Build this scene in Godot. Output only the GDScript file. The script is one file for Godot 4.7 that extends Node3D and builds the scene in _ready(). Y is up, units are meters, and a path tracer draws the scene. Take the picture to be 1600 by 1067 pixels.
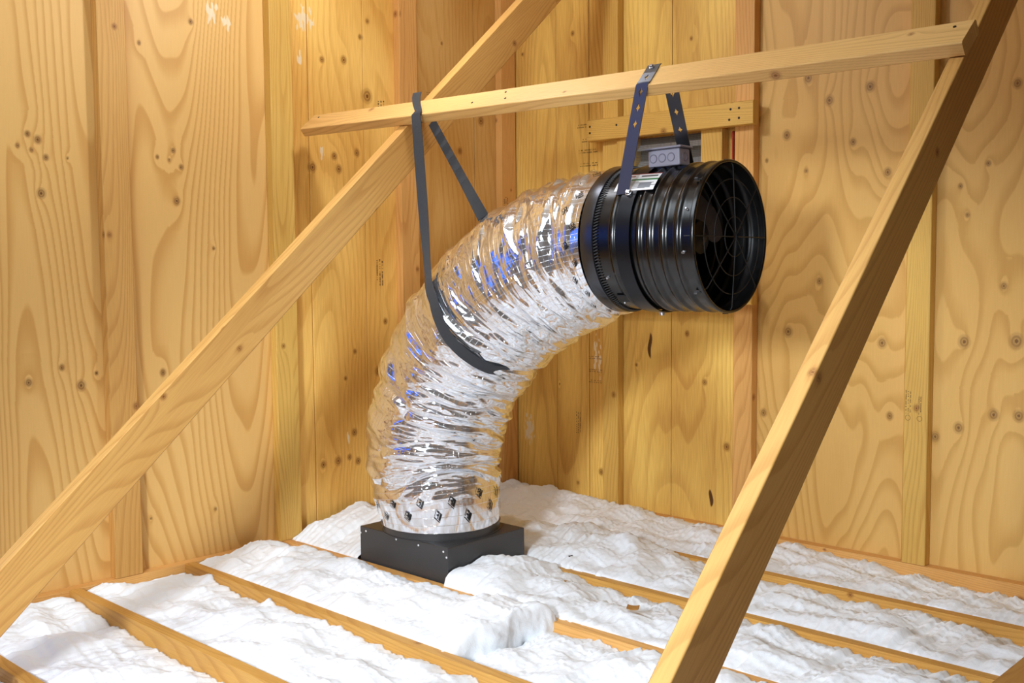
extends Node3D
# An attic corner: plywood walls, a foil duct that rises from a black ceiling box to a black duct fan, hung under a wooden beam.
# Corner of the room at the origin: x runs along the back wall, z along the left wall towards the camera, joist tops at y = 0.

const JOIST_FAR := [2.415, 2.016, 1.622, 1.227, 0.833, 0.428]
const JOIST_W := 0.036
const FAN_Y := 1.067
const FAN_Z := 1.05

var rng := RandomNumberGenerator.new()
var mats := {}
var knots_of := {}


func _ready() -> void:
	rng.seed = 7
	# ---------------------------------------------------------------- camera, sky, lights
	var cam := Camera3D.new()
	cam.name = "camera"
	cam.fov = 35.633
	cam.near = 0.05
	cam.position = Vector3(3.268, 1.0, 3.452)
	cam.rotation = Vector3(-0.0727191, 0.7583978, -0.0077833)
	add_child(cam)
	cam.current = true
	var env := Environment.new()
	var sky := Sky.new()
	var sm := ProceduralSkyMaterial.new()
	sm.sky_top_color = Color(0.14, 0.29, 0.72)
	sm.sky_horizon_color = Color(0.31, 0.48, 0.88)
	sm.ground_horizon_color = Color(0.25, 0.36, 0.7)
	sm.ground_bottom_color = Color(0.2, 0.24, 0.4)
	sm.sun_angle_max = 0.0
	sky.sky_material = sm
	env.background_mode = Environment.BG_SKY
	env.sky = sky
	env.background_energy_multiplier = 2.3
	env.tonemap_mode = Environment.TONE_MAPPER_LINEAR
	env.tonemap_exposure = 0.94
	env.sdfgi_enabled = true
	env.ssao_enabled = true
	env.ssil_enabled = true
	var we := WorldEnvironment.new()
	we.name = "surroundings"
	we.environment = env
	add_child(we)
	bulb_lamp("bulb_lamp", Vector3(0.85, 2.13, 1.35), 0.07, 0.52, Color(0.96, 0.97, 1.0), "round bulb hanging under the roof deck above the left brace")
	added_fill("added_fill", Vector3(1.4, 2.62, 2.75), Vector3(1.4, 0.0, 1.8), Vector2(1.8, 1.4), 3.3, Color(0.91, 0.96, 1.0), "wide fill light panel added under the roof deck above the camera")  # added fill panel that evens out and lifts the light
	spot_lamp("spot_lamp", Vector3(2.72, 1.5, 4.8), Vector3(1.22, -0.4, 0.95), 27.0, 14.5, Color(0.92, 0.96, 1.0), "round spot lamp behind the camera aimed at the duct")

	# ---------------------------------------------------------------- setting
	make_materials()
	build_walls()
	build_floor()
	build_roof()
	# ---------------------------------------------------------------- large timbers
	build_timbers()
	build_vent()
	# ---------------------------------------------------------------- insulation
	build_insulation()
	# ---------------------------------------------------------------- the duct, its box and its fan
	build_box()
	build_duct()
	build_fan()
	build_straps()
	build_small()


# ==================================================================== helpers
func tag(o: Node, label := "", category := "", group := "", kind := "") -> Node:
	if label: o.set_meta("label", label)
	if category: o.set_meta("category", category)
	if group: o.set_meta("group", group)
	if kind: o.set_meta("kind", kind)
	return o


func numbered(called: String, parent: Node) -> String:
	if not parent.has_node(called): return called
	var k := 1
	while parent.has_node("%s_%03d" % [called, k]): k += 1
	return "%s_%03d" % [called, k]


func base(called: String, at := Vector3.ZERO, parent: Node = null) -> Node3D:
	var p: Node = parent if parent else self
	var o := Node3D.new()
	o.name = numbered(called, p)
	o.position = at
	p.add_child(o, true)
	return o


func obj(called: String, mesh: Mesh, mat: Material, parent: Node = null, xf := Transform3D()) -> MeshInstance3D:
	var p: Node = parent if parent else self
	var o := MeshInstance3D.new()
	o.name = numbered(called, p)
	o.mesh = mesh
	o.material_override = mat
	o.transform = xf
	p.add_child(o, true)
	return o


func added_fill(called: String, at: Vector3, to: Vector3, size: Vector2, energy: float, color: Color, label: String) -> void:
	var t := base(called, at)
	tag(t, label, "lamp")
	var b := Basis.looking_at(to - at, Vector3.UP if absf((to - at).normalized().y) < 0.98 else Vector3.FORWARD)
	var m := StandardMaterial3D.new()
	m.resource_name = "fill_face"
	m.albedo_color = Color(0.9, 0.9, 0.9)
	m.emission_enabled = true
	m.emission = color
	m.emission_energy_multiplier = 2.0
	var hm := StandardMaterial3D.new()
	hm.albedo_color = Color(0.1, 0.1, 0.1)
	hm.roughness = 0.5
	obj("fill_housing", rounded_box(Vector3(size.x + 0.05, size.y + 0.05, 0.05), 0.008), hm, t, Transform3D(b, b * Vector3(0, 0, 0.045)))
	obj("fill_diffuser", rounded_box(Vector3(size.x, size.y, 0.012), 0.003), m, t, Transform3D(b, b * Vector3(0, 0, 0.013)))
	var l := AreaLight3D.new()
	l.name = "fill_light"
	l.area_size = size
	l.light_energy = energy
	l.light_color = color
	l.shadow_enabled = true
	l.area_range = 12.0
	l.area_attenuation = 2.0
	t.add_child(l)
	l.transform = Transform3D(b, Vector3.ZERO)


func spot_lamp(called: String, at: Vector3, to: Vector3, half: float, energy: float, color: Color, label: String) -> void:
	var t := base(called, at)
	tag(t, label, "lamp")
	var b := Basis.looking_at(to - at, Vector3.UP)
	var m := StandardMaterial3D.new()
	m.resource_name = "spot_glass"
	m.albedo_color = Color(0.95, 0.95, 0.95)
	m.emission_enabled = true
	m.emission = color
	m.emission_energy_multiplier = 12.0
	var ax := along(-b.z, Vector3.UP)   # local x runs the way the lamp shines
	obj("reflector", lathe([Vector2(-0.14, 0.0), Vector2(-0.14, 0.03), Vector2(-0.03, 0.085), Vector2(-0.012, 0.088), Vector2(-0.012, 0.084), Vector2(-0.03, 0.08)], 32, 0.5), plain("lamp_shell", Color(0.08, 0.08, 0.08), 0.5), t, Transform3D(ax, Vector3.ZERO))
	obj("lamp_glass", lathe([Vector2(-0.029, 0.079), Vector2(-0.022, 0.06), Vector2(-0.018, 0.03), Vector2(-0.017, 0.0)], 32, 0.5), m, t, Transform3D(ax, Vector3.ZERO))
	var l := SpotLight3D.new()
	l.name = "spot_light"
	l.light_energy = energy
	l.light_color = color
	l.light_size = 0.22
	l.spot_angle = half
	l.spot_angle_attenuation = 0.5
	l.spot_range = 12.0
	l.spot_attenuation = 2.0
	l.shadow_enabled = true
	t.add_child(l)
	l.transform = Transform3D(b, Vector3.ZERO)


func bulb_lamp(called: String, at: Vector3, r: float, energy: float, color: Color, label: String) -> void:
	var t := base(called, at)
	tag(t, label, "lamp")
	var m := StandardMaterial3D.new()
	m.resource_name = "bulb_glass"
	m.albedo_color = Color(0.95, 0.95, 0.95)
	m.emission_enabled = true
	m.emission = color
	m.emission_energy_multiplier = 12.0
	var up := Basis(Vector3.UP, Vector3.RIGHT, Vector3.FORWARD)
	var prof := []
	for k in 17:
		var a := -PI / 2.0 + PI * k / 16.0
		prof.append(Vector2(sin(a) * r, cos(a) * r))
	obj("bulb", lathe(prof, 32, -1.0), m, t, Transform3D(up, Vector3.ZERO))
	obj("socket", lathe([Vector2(r * 0.93, 0.022), Vector2(r + 0.05, 0.02), Vector2(r + 0.06, 0.004), Vector2(2.7499 - at.y, 0.004)], 20, 0.5), plain("socket_black", Color(0.05, 0.05, 0.05), 0.5), t, Transform3D(up, Vector3.ZERO))
	var l := OmniLight3D.new()
	l.name = "bulb_light"
	l.light_energy = energy
	l.light_color = color
	l.light_size = r
	l.shadow_enabled = true
	l.omni_range = 12.0
	l.omni_attenuation = 2.0
	t.add_child(l)


func quad(st: SurfaceTool, a: Vector3, b: Vector3, c: Vector3, d: Vector3, na: Vector3, nb: Vector3, nc: Vector3, nd: Vector3, ua := Vector2.ZERO, ub := Vector2.ZERO, uc := Vector2.ZERO, ud := Vector2.ZERO) -> void:
	var p := [a, b, c, d]
	var n := [na, nb, nc, nd]
	var u := [ua, ub, uc, ud]
	var g := (b - a).cross(c - a)
	if g.length_squared() < 1e-16: g = (c - a).cross(d - a)
	var order := [0, 1, 2, 0, 2, 3] if g.dot(na + nb + nc + nd) < 0.0 else [0, 2, 1, 0, 3, 2]
	for k in order:
		st.set_normal(n[k])
		st.set_uv(u[k])
		st.add_vertex(p[k])


func fquad(st: SurfaceTool, a: Vector3, b: Vector3, c: Vector3, d: Vector3, n: Vector3, ua := Vector2.ZERO, ub := Vector2.ZERO, uc := Vector2.ZERO, ud := Vector2.ZERO) -> void:
	quad(st, a, b, c, d, n, n, n, n, ua, ub, uc, ud)


func new_st() -> SurfaceTool:
	var st := SurfaceTool.new()
	st.begin(Mesh.PRIMITIVE_TRIANGLES)
	return st


# A board along +x (from -l/2 to l/2), t thick in y and w wide in z, long edges eased; grain runs along v. sag bends it towards -y... along its own axes.
func board(l: float, t: float, w: float, bev := 0.003, sag := Vector3.ZERO, segs := 1, cut0 := 0.0, cut1 := 0.0) -> ArrayMesh:
	var st := new_st()
	var y := t / 2.0
	var z := w / 2.0
	var pts := [Vector2(y, -z + bev), Vector2(y, z - bev), Vector2(y - bev, z), Vector2(-y + bev, z), Vector2(-y, z - bev), Vector2(-y, -z + bev), Vector2(-y + bev, -z), Vector2(y - bev, -z)]
	var nrm := [Vector3.UP, Vector3.UP, Vector3.BACK, Vector3.BACK, Vector3.DOWN, Vector3.DOWN, Vector3.FORWARD, Vector3.FORWARD]
	var du := rng.randf_range(0.02, 0.9)
	var tw := 0.24
	var tl := 3.0
	var dv := l / 2.0 / tl + rng.randf() * maxf(0.0, 1.0 - l / tl)
	var per := [0.0]
	for k in 8:
		per.append(per[k] + pts[k].distance_to(pts[(k + 1) % 8]))
	var rows := []
	for s in segs + 1:
		var f := float(s) / segs
		var row := []
		for k in 8:
			var x := -l / 2.0 + l * f
			if s == 0: x += cut0 * (pts[k].y / w + 0.5)
			if s == segs: x -= cut1 * (pts[k].y / w + 0.5)
			row.append(Vector3(x, pts[k].x, pts[k].y) + sag * (4.0 * f * (1.0 - f)))
		rows.append(row)
	for s in segs:
		for k in 8:
			var j := (k + 1) % 8
			var a: Vector3 = rows[s][k]
			var b: Vector3 = rows[s][j]
			var c: Vector3 = rows[s + 1][j]
			var d: Vector3 = rows[s + 1][k]
			var u0: float = du + per[k] / tw
			var u1: float = du + per[k + 1] / tw
			quad(st, a, b, c, d, nrm[k], nrm[j], nrm[j], nrm[k], Vector2(u0, dv + a.x / tl), Vector2(u1, dv + b.x / tl), Vector2(u1, dv + c.x / tl), Vector2(u0, dv + d.x / tl))
	for s in [0, segs]:
		var r: Array = rows[s]
		var n := Vector3.LEFT if s == 0 else Vector3.RIGHT
		for k in range(1, 7):
			var a: Vector3 = r[0]
			var b: Vector3 = r[k]
			var c: Vector3 = r[k + 1]
			quad(st, a, b, c, c, n, n, n, n, Vector2(du + a.z / tw, dv + a.y * 0.3), Vector2(du + b.z / tw, dv + b.y * 0.3), Vector2(du + c.z / tw, dv + c.y * 0.3), Vector2(du + c.z / tw, dv + c.y * 0.3))
	return st.commit()


# Basis whose x runs along d and whose y points as nearly as it can along up.
func along(d: Vector3, up: Vector3) -> Basis:
	var x := d.normalized()
	var z := x.cross(up).normalized()
	return Basis(x, z.cross(x).normalized(), z)


func rounded_box(s: Vector3, bev: float) -> ArrayMesh:
	var st := new_st()
	var h := s / 2.0
	var b := minf(bev, minf(h.x, minf(h.y, h.z)) * 0.98)
	var corner := func(sx: float, sy: float, sz: float, ax: int) -> Vector3:
		var v := Vector3(sx * (h.x - b), sy * (h.y - b), sz * (h.z - b))
		v[ax] = (sx if ax == 0 else sy if ax == 1 else sz) * h[ax]
		return v
	for ax in 3:
		var i := (ax + 1) % 3
		var j := (ax + 2) % 3
		for sg in [-1.0, 1.0]:
			var n := Vector3.ZERO
			n[ax] = sg
			var p := []
			for q in [[-1.0, -1.0], [1.0, -1.0], [1.0, 1.0], [-1.0, 1.0]]:
				var e := Vector3.ZERO
				e[ax] = sg
				e[i] = q[0]
				e[j] = q[1]
				p.append(corner.call(e.x, e.y, e.z, ax))
			fquad(st, p[0], p[1], p[2], p[3], n, Vector2(p[0][i], p[0][j]), Vector2(p[1][i], p[1][j]), Vector2(p[2][i], p[2][j]), Vector2(p[3][i], p[3][j]))
		for si in [-1.0, 1.0]:
			for sj in [-1.0, 1.0]:
				var e0 := Vector3.ZERO
				e0[i] = si
				e0[j] = sj
				var e1 := e0
				e0[ax] = -1.0
				e1[ax] = 1.0
				var ni := Vector3.ZERO
				ni[i] = si
				var nj := Vector3.ZERO
				nj[j] = sj
				quad(st, corner.call(e0.x, e0.y, e0.z, i), corner.call(e0.x, e0.y, e0.z, j), corner.call(e1.x, e1.y, e1.z, j), corner.call(e1.x, e1.y, e1.z, i), ni, nj, nj, ni)
	for sx in [-1.0, 1.0]:
		for sy in [-1.0, 1.0]:
			for sz in [-1.0, 1.0]:
				var a: Vector3 = corner.call(sx, sy, sz, 0)
				var c: Vector3 = corner.call(sx, sy, sz, 1)
				var d: Vector3 = corner.call(sx, sy, sz, 2)
				quad(st, a, c, d, d, Vector3(sx, 0, 0), Vector3(0, sy, 0), Vector3(0, 0, sz), Vector3(0, 0, sz))
	return st.commit()


# Surface of revolution round +x. prof: Vector2(x, radius); sharp keeps creases between the pieces of the profile.
func lathe(prof: Array, n := 96, sharp := 0.6) -> ArrayMesh:
	var st := new_st()
	var fn := []
	for k in prof.size() - 1:
		var d: Vector2 = prof[k + 1] - prof[k]
		fn.append(Vector2(-d.y, d.x).normalized())
	for k in prof.size() - 1:
		var n0: Vector2 = fn[k]
		var n1: Vector2 = fn[k]
		if k > 0 and fn[k - 1].dot(fn[k]) > sharp: n0 = (fn[k - 1] + fn[k]).normalized()
		if k < fn.size() - 1 and fn[k + 1].dot(fn[k]) > sharp: n1 = (fn[k + 1] + fn[k]).normalized()
		for s in n:
			var a0 := TAU * s / n
			var a1 := TAU * (s + 1) / n
			var r0 := Vector3(0, sin(a0), cos(a0))
			var r1 := Vector3(0, sin(a1), cos(a1))
			var p: Vector2 = prof[k]
			var q: Vector2 = prof[k + 1]
			quad(st, Vector3(p.x, 0, 0) + r0 * p.y, Vector3(p.x, 0, 0) + r1 * p.y, Vector3(q.x, 0, 0) + r1 * q.y, Vector3(q.x, 0, 0) + r0 * q.y,
				Vector3(n0.x, 0, 0) + r0 * n0.y, Vector3(n0.x, 0, 0) + r1 * n0.y, Vector3(n1.x, 0, 0) + r1 * n1.y, Vector3(n1.x, 0, 0) + r0 * n1.y,
				Vector2(float(s) / n, p.x), Vector2(float(s + 1) / n, p.x), Vector2(float(s + 1) / n, q.x), Vector2(float(s) / n, q.x))
	return st.commit()


func tube_into(st: SurfaceTool, pts: Array, r: float, n := 8, closed := false) -> void:
	var m := pts.size()
	var rings := []
	var up := Vector3(0.31, 0.9, 0.27).normalized()
	for k in m:
		var t: Vector3
		if closed: t = (pts[(k + 1) % m] - pts[(k + m - 1) % m]).normalized()
		else: t = (pts[mini(k + 1, m - 1)] - pts[maxi(k - 1, 0)]).normalized()
		var b := t.cross(up)
		if b.length() < 0.1: b = t.cross(Vector3.RIGHT)
		b = b.normalized()
		up = b.cross(t).normalized()
		var ring := []
		for s in n:
			var a := TAU * s / n
			var o := up * cos(a) + b * sin(a)
			ring.append([pts[k] + o * r, o])
		rings.append(ring)
	for k in (m if closed else m - 1):
		var A: Array = rings[k]
		var B: Array = rings[(k + 1) % m]
		for s in n:
			var j := (s + 1) % n
			quad(st, A[s][0], A[j][0], B[j][0], B[s][0], A[s][1], A[j][1], B[j][1], B[s][1])


func tube(pts: Array, r: float, n := 8, closed := false) -> ArrayMesh:
	var st := new_st()
	tube_into(st, pts, r, n, closed)
	return st.commit()


# A flat band that follows pts; nr are its outward normals, w its width, t its thickness; holes: indices of segments with a diamond hole.
func ribbon(pts: Array, nr: Array, w: float, t: float, holes := [], sides := []) -> ArrayMesh:
	var st := new_st()
	var m := pts.size()
	var sd := []
	for k in m:
		if sides.size():
			sd.append(sides[k])
			continue
		var tg: Vector3 = (pts[mini(k + 1, m - 1)] - pts[maxi(k - 1, 0)]).normalized()
		sd.append(tg.cross(nr[k]).normalized())
	var run := 0.0
	for k in m - 1:
		var a: Vector3 = pts[k]
		var b: Vector3 = pts[k + 1]
		var sa: Vector3 = sd[k] * w / 2.0
		var sb: Vector3 = sd[k + 1] * w / 2.0
		var na: Vector3 = nr[k]
		var nb: Vector3 = nr[k + 1]
		var ln := a.distance_to(b)
		var ta := na * t / 2.0
		var tb := nb * t / 2.0
		var v0 := run
		var v1 := run + ln
		run = v1
		if k in holes:
			var mid := (a + b) / 2.0
			var n := (na + nb).normalized()
			var s := (sa + sb) / 2.0
			var dl := (b - a) / ln
			var dia := [mid - dl * 0.013, mid - dl * 0.004 + s * 0.15, mid + s * 0.36, mid + dl * 0.004 + s * 0.15, mid + dl * 0.013, mid + dl * 0.004 - s * 0.15, mid - s * 0.36, mid - dl * 0.004 - s * 0.15]
			var box := [a, a + sa, mid + s, b + sb, b, b - sb, mid - s, a - sa]
			for q in 8:
				var j := (q + 1) % 8
				for sg in [1.0, -1.0]:
					var o: Vector3 = n * sg * t / 2.0
					fquad(st, box[q] + o, box[j] + o, dia[j] + o, dia[q] + o, n * sg)
				var inw: Vector3 = (mid - (dia[q] + dia[j]) / 2.0).normalized()
				fquad(st, dia[q] + n * t / 2.0, dia[j] + n * t / 2.0, dia[j] - n * t / 2.0, dia[q] - n * t / 2.0, inw)
		else:
			quad(st, a - sa + ta, a + sa + ta, b + sb + tb, b - sb + tb, na, na, nb, nb, Vector2(0, v0), Vector2(w, v0), Vector2(w, v1), Vector2(0, v1))
			quad(st, a - sa - ta, a + sa - ta, b + sb - tb, b - sb - tb, -na, -na, -nb, -nb, Vector2(0, v0), Vector2(w, v0), Vector2(w, v1), Vector2(0, v1))
		for sg in [1.0, -1.0]:
			quad(st, a + sa * sg + ta, a + sa * sg - ta, b + sb * sg - tb, b + sb * sg + tb, sa * sg, sa * sg, sb * sg, sb * sg)
	for e in [0, m - 1]:
		var a: Vector3 = pts[e]
		var s: Vector3 = sd[e] * w / 2.0
		var o: Vector3 = nr[e] * t / 2.0
		var n: Vector3 = (pts[0] - pts[1]).normalized() if e == 0 else (pts[m - 1] - pts[m - 2]).normalized()
		fquad(st, a - s + o, a + s + o, a + s - o, a - s - o, n)
	return st.commit()


func noise(sd: int, type := FastNoiseLite.TYPE_SIMPLEX_SMOOTH, fractal := false, oct := 3) -> FastNoiseLite:
	var n := FastNoiseLite.new()
	n.seed = sd
	n.noise_type = type
	n.frequency = 1.0
	n.fractal_type = FastNoiseLite.FRACTAL_FBM if fractal else FastNoiseLite.FRACTAL_NONE
	n.fractal_octaves = oct
	return n


# ==================================================================== wood
# A picture of wood grain over u0..u1 (across) and v0..v1 (along, upwards), in metres.
func grain(sd: int, u0: float, u1: float, v0: float, v1: float, pu: float, pv: float, o: Dictionary) -> ImageTexture:
	var w := int((u1 - u0) * pu)
	var h := int((v1 - v0) * pv)
	var n1 := noise(sd)
	var n2 := noise(sd + 31)
	var n3 := noise(sd + 77)
	var light: Color = o.light
	var dark: Color = o.dark
	var knots: Array = o.get("knots", [])
	var ax: float = o.get("ax", 1.8)
	var ay: float = o.get("ay", 0.3)
	var amp: float = o.get("amp", 8.0)
	var lin: float = o.get("lin", 10.0)
	var wob: float = o.get("wob", 0.25)
	var str: float = o.get("str", 0.8)
	var fib: float = o.get("fib", 0.1)
	var blot: float = o.get("blot", 0.15)
	var smear_glare: Array = o.get("smear_glare", [])
	var streak: Array = o.get("streak", [])
	var data := PackedByteArray()
	data.resize(w * h * 3)
	var at := 0
	var kc: Color = o.get("knot", Color(0.38, 0.24, 0.11))
	for j in h:
		var y := v1 - (v1 - v0) * (j + 0.5) / h
		var near := []
		for k: Vector3 in knots:
			if absf(k.y - y) < k.z * 9.0: near.append(k)
		for i in w:
			var x := u0 + (u1 - u0) * (i + 0.5) / w
			var g := amp * n1.get_noise_2d(x * ax, y * ay) + lin * x + wob * n2.get_noise_2d(x * 9.0, y * 2.0)
			var kd := 0.0
			for k: Vector3 in near:
				var dx := (x - k.x) / k.z
				var dy := (y - k.y) / (k.z * 1.15)
				var d := sqrt(dx * dx + dy * dy * 0.35)
				if d < 5.0: g += 1.3 * exp(-d * 0.7)
				d = sqrt(dx * dx + dy * dy)
				if d < 1.7:
					var ring := 0.5 + 0.5 * sin(d * 11.0)
					kd = maxf(kd, (1.0 - smoothstep(0.5, 1.6, d)) * (0.4 + 0.4 * ring) + (0.75 if d < 0.3 else 0.0))
			var r := g - floorf(g)
			var tone := smoothstep(0.45, 0.9, r) * (1.0 - smoothstep(0.93, 1.0, r)) * str
			var f := n3.get_noise_2d(x * 260.0, y * 9.0) * fib
			var bl := n2.get_noise_2d(x * 3.0 + 40.0, y * 1.3) * blot
			tone = clampf(tone + f + bl, -0.4, 1.3)
			var c := light.lerp(dark, tone)
			if kd > 0.0: c = c.lerp(kc, minf(kd * 0.8, 0.9))
			for s: Color in streak:   # dark pocket: r, g = centre, b, a = half sizes
				var q := Vector2((x - s.r + 0.004 * sin(y * 60.0)) / s.b, (y - s.g) / s.a).length()
				if q < 1.0: c = c.lerp(Color(0.25, 0.13, 0.05), 0.85 * smoothstep(1.0, 0.75, q))
			for s: Color in smear_glare:    # pale paint or glue, and lamp glare painted on the left wall
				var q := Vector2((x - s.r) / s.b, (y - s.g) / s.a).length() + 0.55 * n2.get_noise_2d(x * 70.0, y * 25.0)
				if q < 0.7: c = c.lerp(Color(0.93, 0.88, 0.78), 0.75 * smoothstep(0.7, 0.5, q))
			data[at] = int(clampf(c.r, 0, 1) * 255.0)
			data[at + 1] = int(clampf(c.g, 0, 1) * 255.0)
			data[at + 2] = int(clampf(c.b, 0, 1) * 255.0)
			at += 3
	return ImageTexture.create_from_image(Image.create_from_data(w, h, false, Image.FORMAT_RGB8, data))


func wood(called: String, tex: Texture2D, tint := Color.WHITE, rough := 0.55) -> StandardMaterial3D:
	var m := StandardMaterial3D.new()
	m.resource_name = called
	m.albedo_texture = tex
	m.albedo_color = tint
	m.roughness = rough
	m.metallic_specular = 0.4
	mats[called] = m
	return m


func plain(called: String, c: Color, rough := 0.5, metal := 0.0) -> StandardMaterial3D:
	var m := StandardMaterial3D.new()
	m.resource_name = called
	m.albedo_color = c
	m.roughness = rough
	m.metallic = metal
	mats[called] = m
	return m


func make_materials() -> void:
	var lum := grain(11, 0.0, 0.24, 0.0, 3.0, 800.0, 330.0, {"light": Color(0.88, 0.70, 0.43), "dark": Color(0.72, 0.51, 0.26), "ax": 5.0, "ay": 0.35, "amp": 7.0, "lin": 60.0, "wob": 0.5, "str": 0.32, "fib": 0.12, "blot": 0.22, "knot": Color(0.5, 0.3, 0.15),
		"knots": [Vector3(0.04, 0.3, 0.009), Vector3(0.11, 0.55, 0.006), Vector3(0.19, 0.85, 0.011), Vector3(0.07, 1.2, 0.008), Vector3(0.15, 1.5, 0.005), Vector3(0.03, 1.85, 0.007), Vector3(0.2, 2.1, 0.008), Vector3(0.1, 2.4, 0.01)]})
	wood("lumber", lum, Color(1, 1, 1))
	wood("lumber_yellow", lum, Color(0.98, 0.99, 0.84))
	wood("lumber_pink", lum, Color(1.0, 0.95, 0.9))
	wood("lumber_golden", lum, Color(0.94, 0.90, 0.82))
	wood("lumber_brown", lum, Color(0.8, 0.74, 0.66))
	wood("lumber_joist", lum, Color(0.93, 0.88, 0.74))
	plain("black_gap", Color(0.05, 0.035, 0.02), 0.9)
	plain("nail", Color(0.16, 0.14, 0.13), 0.5, 0.6)
	plain("ink", Color(0.40, 0.28, 0.15), 0.8)
	plain("red_foam", Color(0.62, 0.17, 0.05), 0.7)
	plain("zinc", Color(0.8, 0.8, 0.82), 0.3, 1.0)
	plain("screw_white", Color(0.9, 0.9, 0.9), 0.4)
	plain("galvanized", Color(0.72, 0.74, 0.76), 0.4, 0.4)
	plain("pale_board", Color(0.80, 0.77, 0.71), 0.8)
	plain("drywall", Color(0.8, 0.79, 0.76), 0.9)
	var bm := plain("black_steel", Color(0.23, 0.225, 0.225), 0.36)
	bm.metallic_specular = 0.5
	var gl := plain("black_gloss", Color(0.016, 0.016, 0.018), 0.23)
	gl.metallic_specular = 0.55
	plain("black_inside", Color(0.05, 0.05, 0.055), 0.45)
	plain("strap_steel", Color(0.45, 0.46, 0.49), 0.33, 0.9)
	plain("guard_black", Color(0.03, 0.03, 0.03), 0.6)
	plain("grey_plastic", Color(0.56, 0.55, 0.60), 0.45)
	plain("grey_plastic_dark", Color(0.42, 0.41, 0.47), 0.5)
	plain("blade_grey", Color(0.42, 0.40, 0.40), 0.4)
	var web := plain("webbing", Color(0.19, 0.195, 0.21), 0.85)
	web.rim_enabled = true
	web.rim = 0.4
	var wn := NoiseTexture2D.new()
	wn.width = 128
	wn.height = 128
	wn.seamless = true
	wn.noise = noise(5)
	wn.noise.frequency = 0.16
	web.heightmap_enabled = true
	web.heightmap_texture = wn
	web.heightmap_scale = 0.06
	web.uv1_scale = Vector3(22, 22, 1)
	# mineral wool
	var wool := plain("wool", Color(0.945, 0.955, 0.965), 1.0)
	wool.metallic_specular = 0.1
	wool.rim_enabled = true
	wool.rim = 0.3
	var fn := NoiseTexture2D.new()
	fn.width = 512
	fn.height = 512
	fn.seamless = true
	fn.noise = noise(9, FastNoiseLite.TYPE_SIMPLEX_SMOOTH, true, 5)
	fn.noise.frequency = 0.012
	fn.noise.domain_warp_enabled = true
	fn.noise.domain_warp_amplitude = 30.0
	fn.noise.domain_warp_frequency = 0.02
	wool.heightmap_enabled = true
	wool.heightmap_texture = fn
	wool.heightmap_scale = 0.22
	wool.uv1_triplanar = true
	wool.uv1_scale = Vector3(3.2, 3.2, 3.2)
	# foil
	var foil := plain("foil", Color(0.94, 0.955, 0.98), 0.085, 0.95)
	var im := Image.create(256, 256, false, Image.FORMAT_L8)
	im.fill(Color(0.35, 0.35, 0.35))
	for k in 4:
		im.fill_rect(Rect2i(k * 64, 0, 4, 256), Color(0.75, 0.75, 0.75))
		im.fill_rect(Rect2i(0, k * 64, 256, 4), Color(0.75, 0.75, 0.75))
	foil.heightmap_enabled = true
	foil.heightmap_texture = ImageTexture.create_from_image(im)
	foil.heightmap_scale = 0.06
	foil.uv1_scale = Vector3(16, 16, 1)


# ==================================================================== walls
# One sheathing board or sheet on a wall: across a0..a1, height y0..y1, the picture covering u0..u1, v0..v1.
func sheath(parent: Node, left: bool, a0: float, a1: float, y0: float, y1: float, mat: Material, uv: Array, lift := 0.0) -> void:
	var g := 0.0012
	var st := new_st()
	var lo := Vector3(0, y0, a0 + g) if left else Vector3(a0 + g, y0, 0)
	var n := Vector3.RIGHT if left else Vector3.BACK
	var e := (Vector3(0, 0, 1) if left else Vector3(1, 0, 0)) * (a1 - a0 - 2.0 * g)
	var up := Vector3(0, y1 - y0, 0)
	var f := lo + n * lift
	var bk := lo - n * 0.012
	var U := func(a: float) -> float: return (a - uv[0]) / (uv[1] - uv[0])
	var V := func(y: float) -> float: return 1.0 - (y - uv[2]) / (uv[3] - uv[2])
	var c := 0.002
	var en := e.normalized()
	var i0 := f + en * c
	var i1 := f + e - en * c
	fquad(st, i0, i1, i1 + up, i0 + up, n, Vector2(U.call(a0), V.call(y0)), Vector2(U.call(a1), V.call(y0)), Vector2(U.call(a1), V.call(y1)), Vector2(U.call(a0), V.call(y1)))
	var b0 := f - n * c
	var b1 := f + e - n * c
	quad(st, i0, i0 + up, b0 + up, b0, n, n, -en, -en, Vector2(U.call(a0), V.call(y0)), Vector2(U.call(a0), V.call(y1)), Vector2(U.call(a0), V.call(y1)), Vector2(U.call(a0), V.call(y0)))
	quad(st, i1, i1 + up, b1 + up, b1, n, n, en, en, Vector2(U.call(a1), V.call(y0)), Vector2(U.call(a1), V.call(y1)), Vector2(U.call(a1), V.call(y1)), Vector2(U.call(a1), V.call(y0)))
	fquad(st, b0, b0 + up, bk + up, bk, -en)
	fquad(st, b1, b1 + up, bk + e + up, bk + e, en)
	fquad(st, bk, bk + e, bk + e + up, bk + up, -n)
	fquad(st, f + up, f + e + up, bk + e + up, bk + up, Vector3.UP)
	obj("sheathing_panel", st.commit(), mat, parent)


func slab(called: String, lo: Vector3, hi: Vector3, mat: Material, parent: Node = null) -> MeshInstance3D:
	return obj(called, rounded_box(hi - lo, 0.002), mat, parent, Transform3D(Basis(), (lo + hi) / 2.0))


func post(called: String, parent: Node, lo: Vector3, hi: Vector3, mat: Material, bev := 0.003) -> MeshInstance3D:
	# an upright board between two corners, grain upwards
	var s := hi - lo
	return obj(called, board(s.y, s.x, s.z, bev), mat, parent, Transform3D(Basis(Vector3.UP, Vector3.RIGHT, Vector3.FORWARD), (lo + hi) / 2.0))


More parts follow.
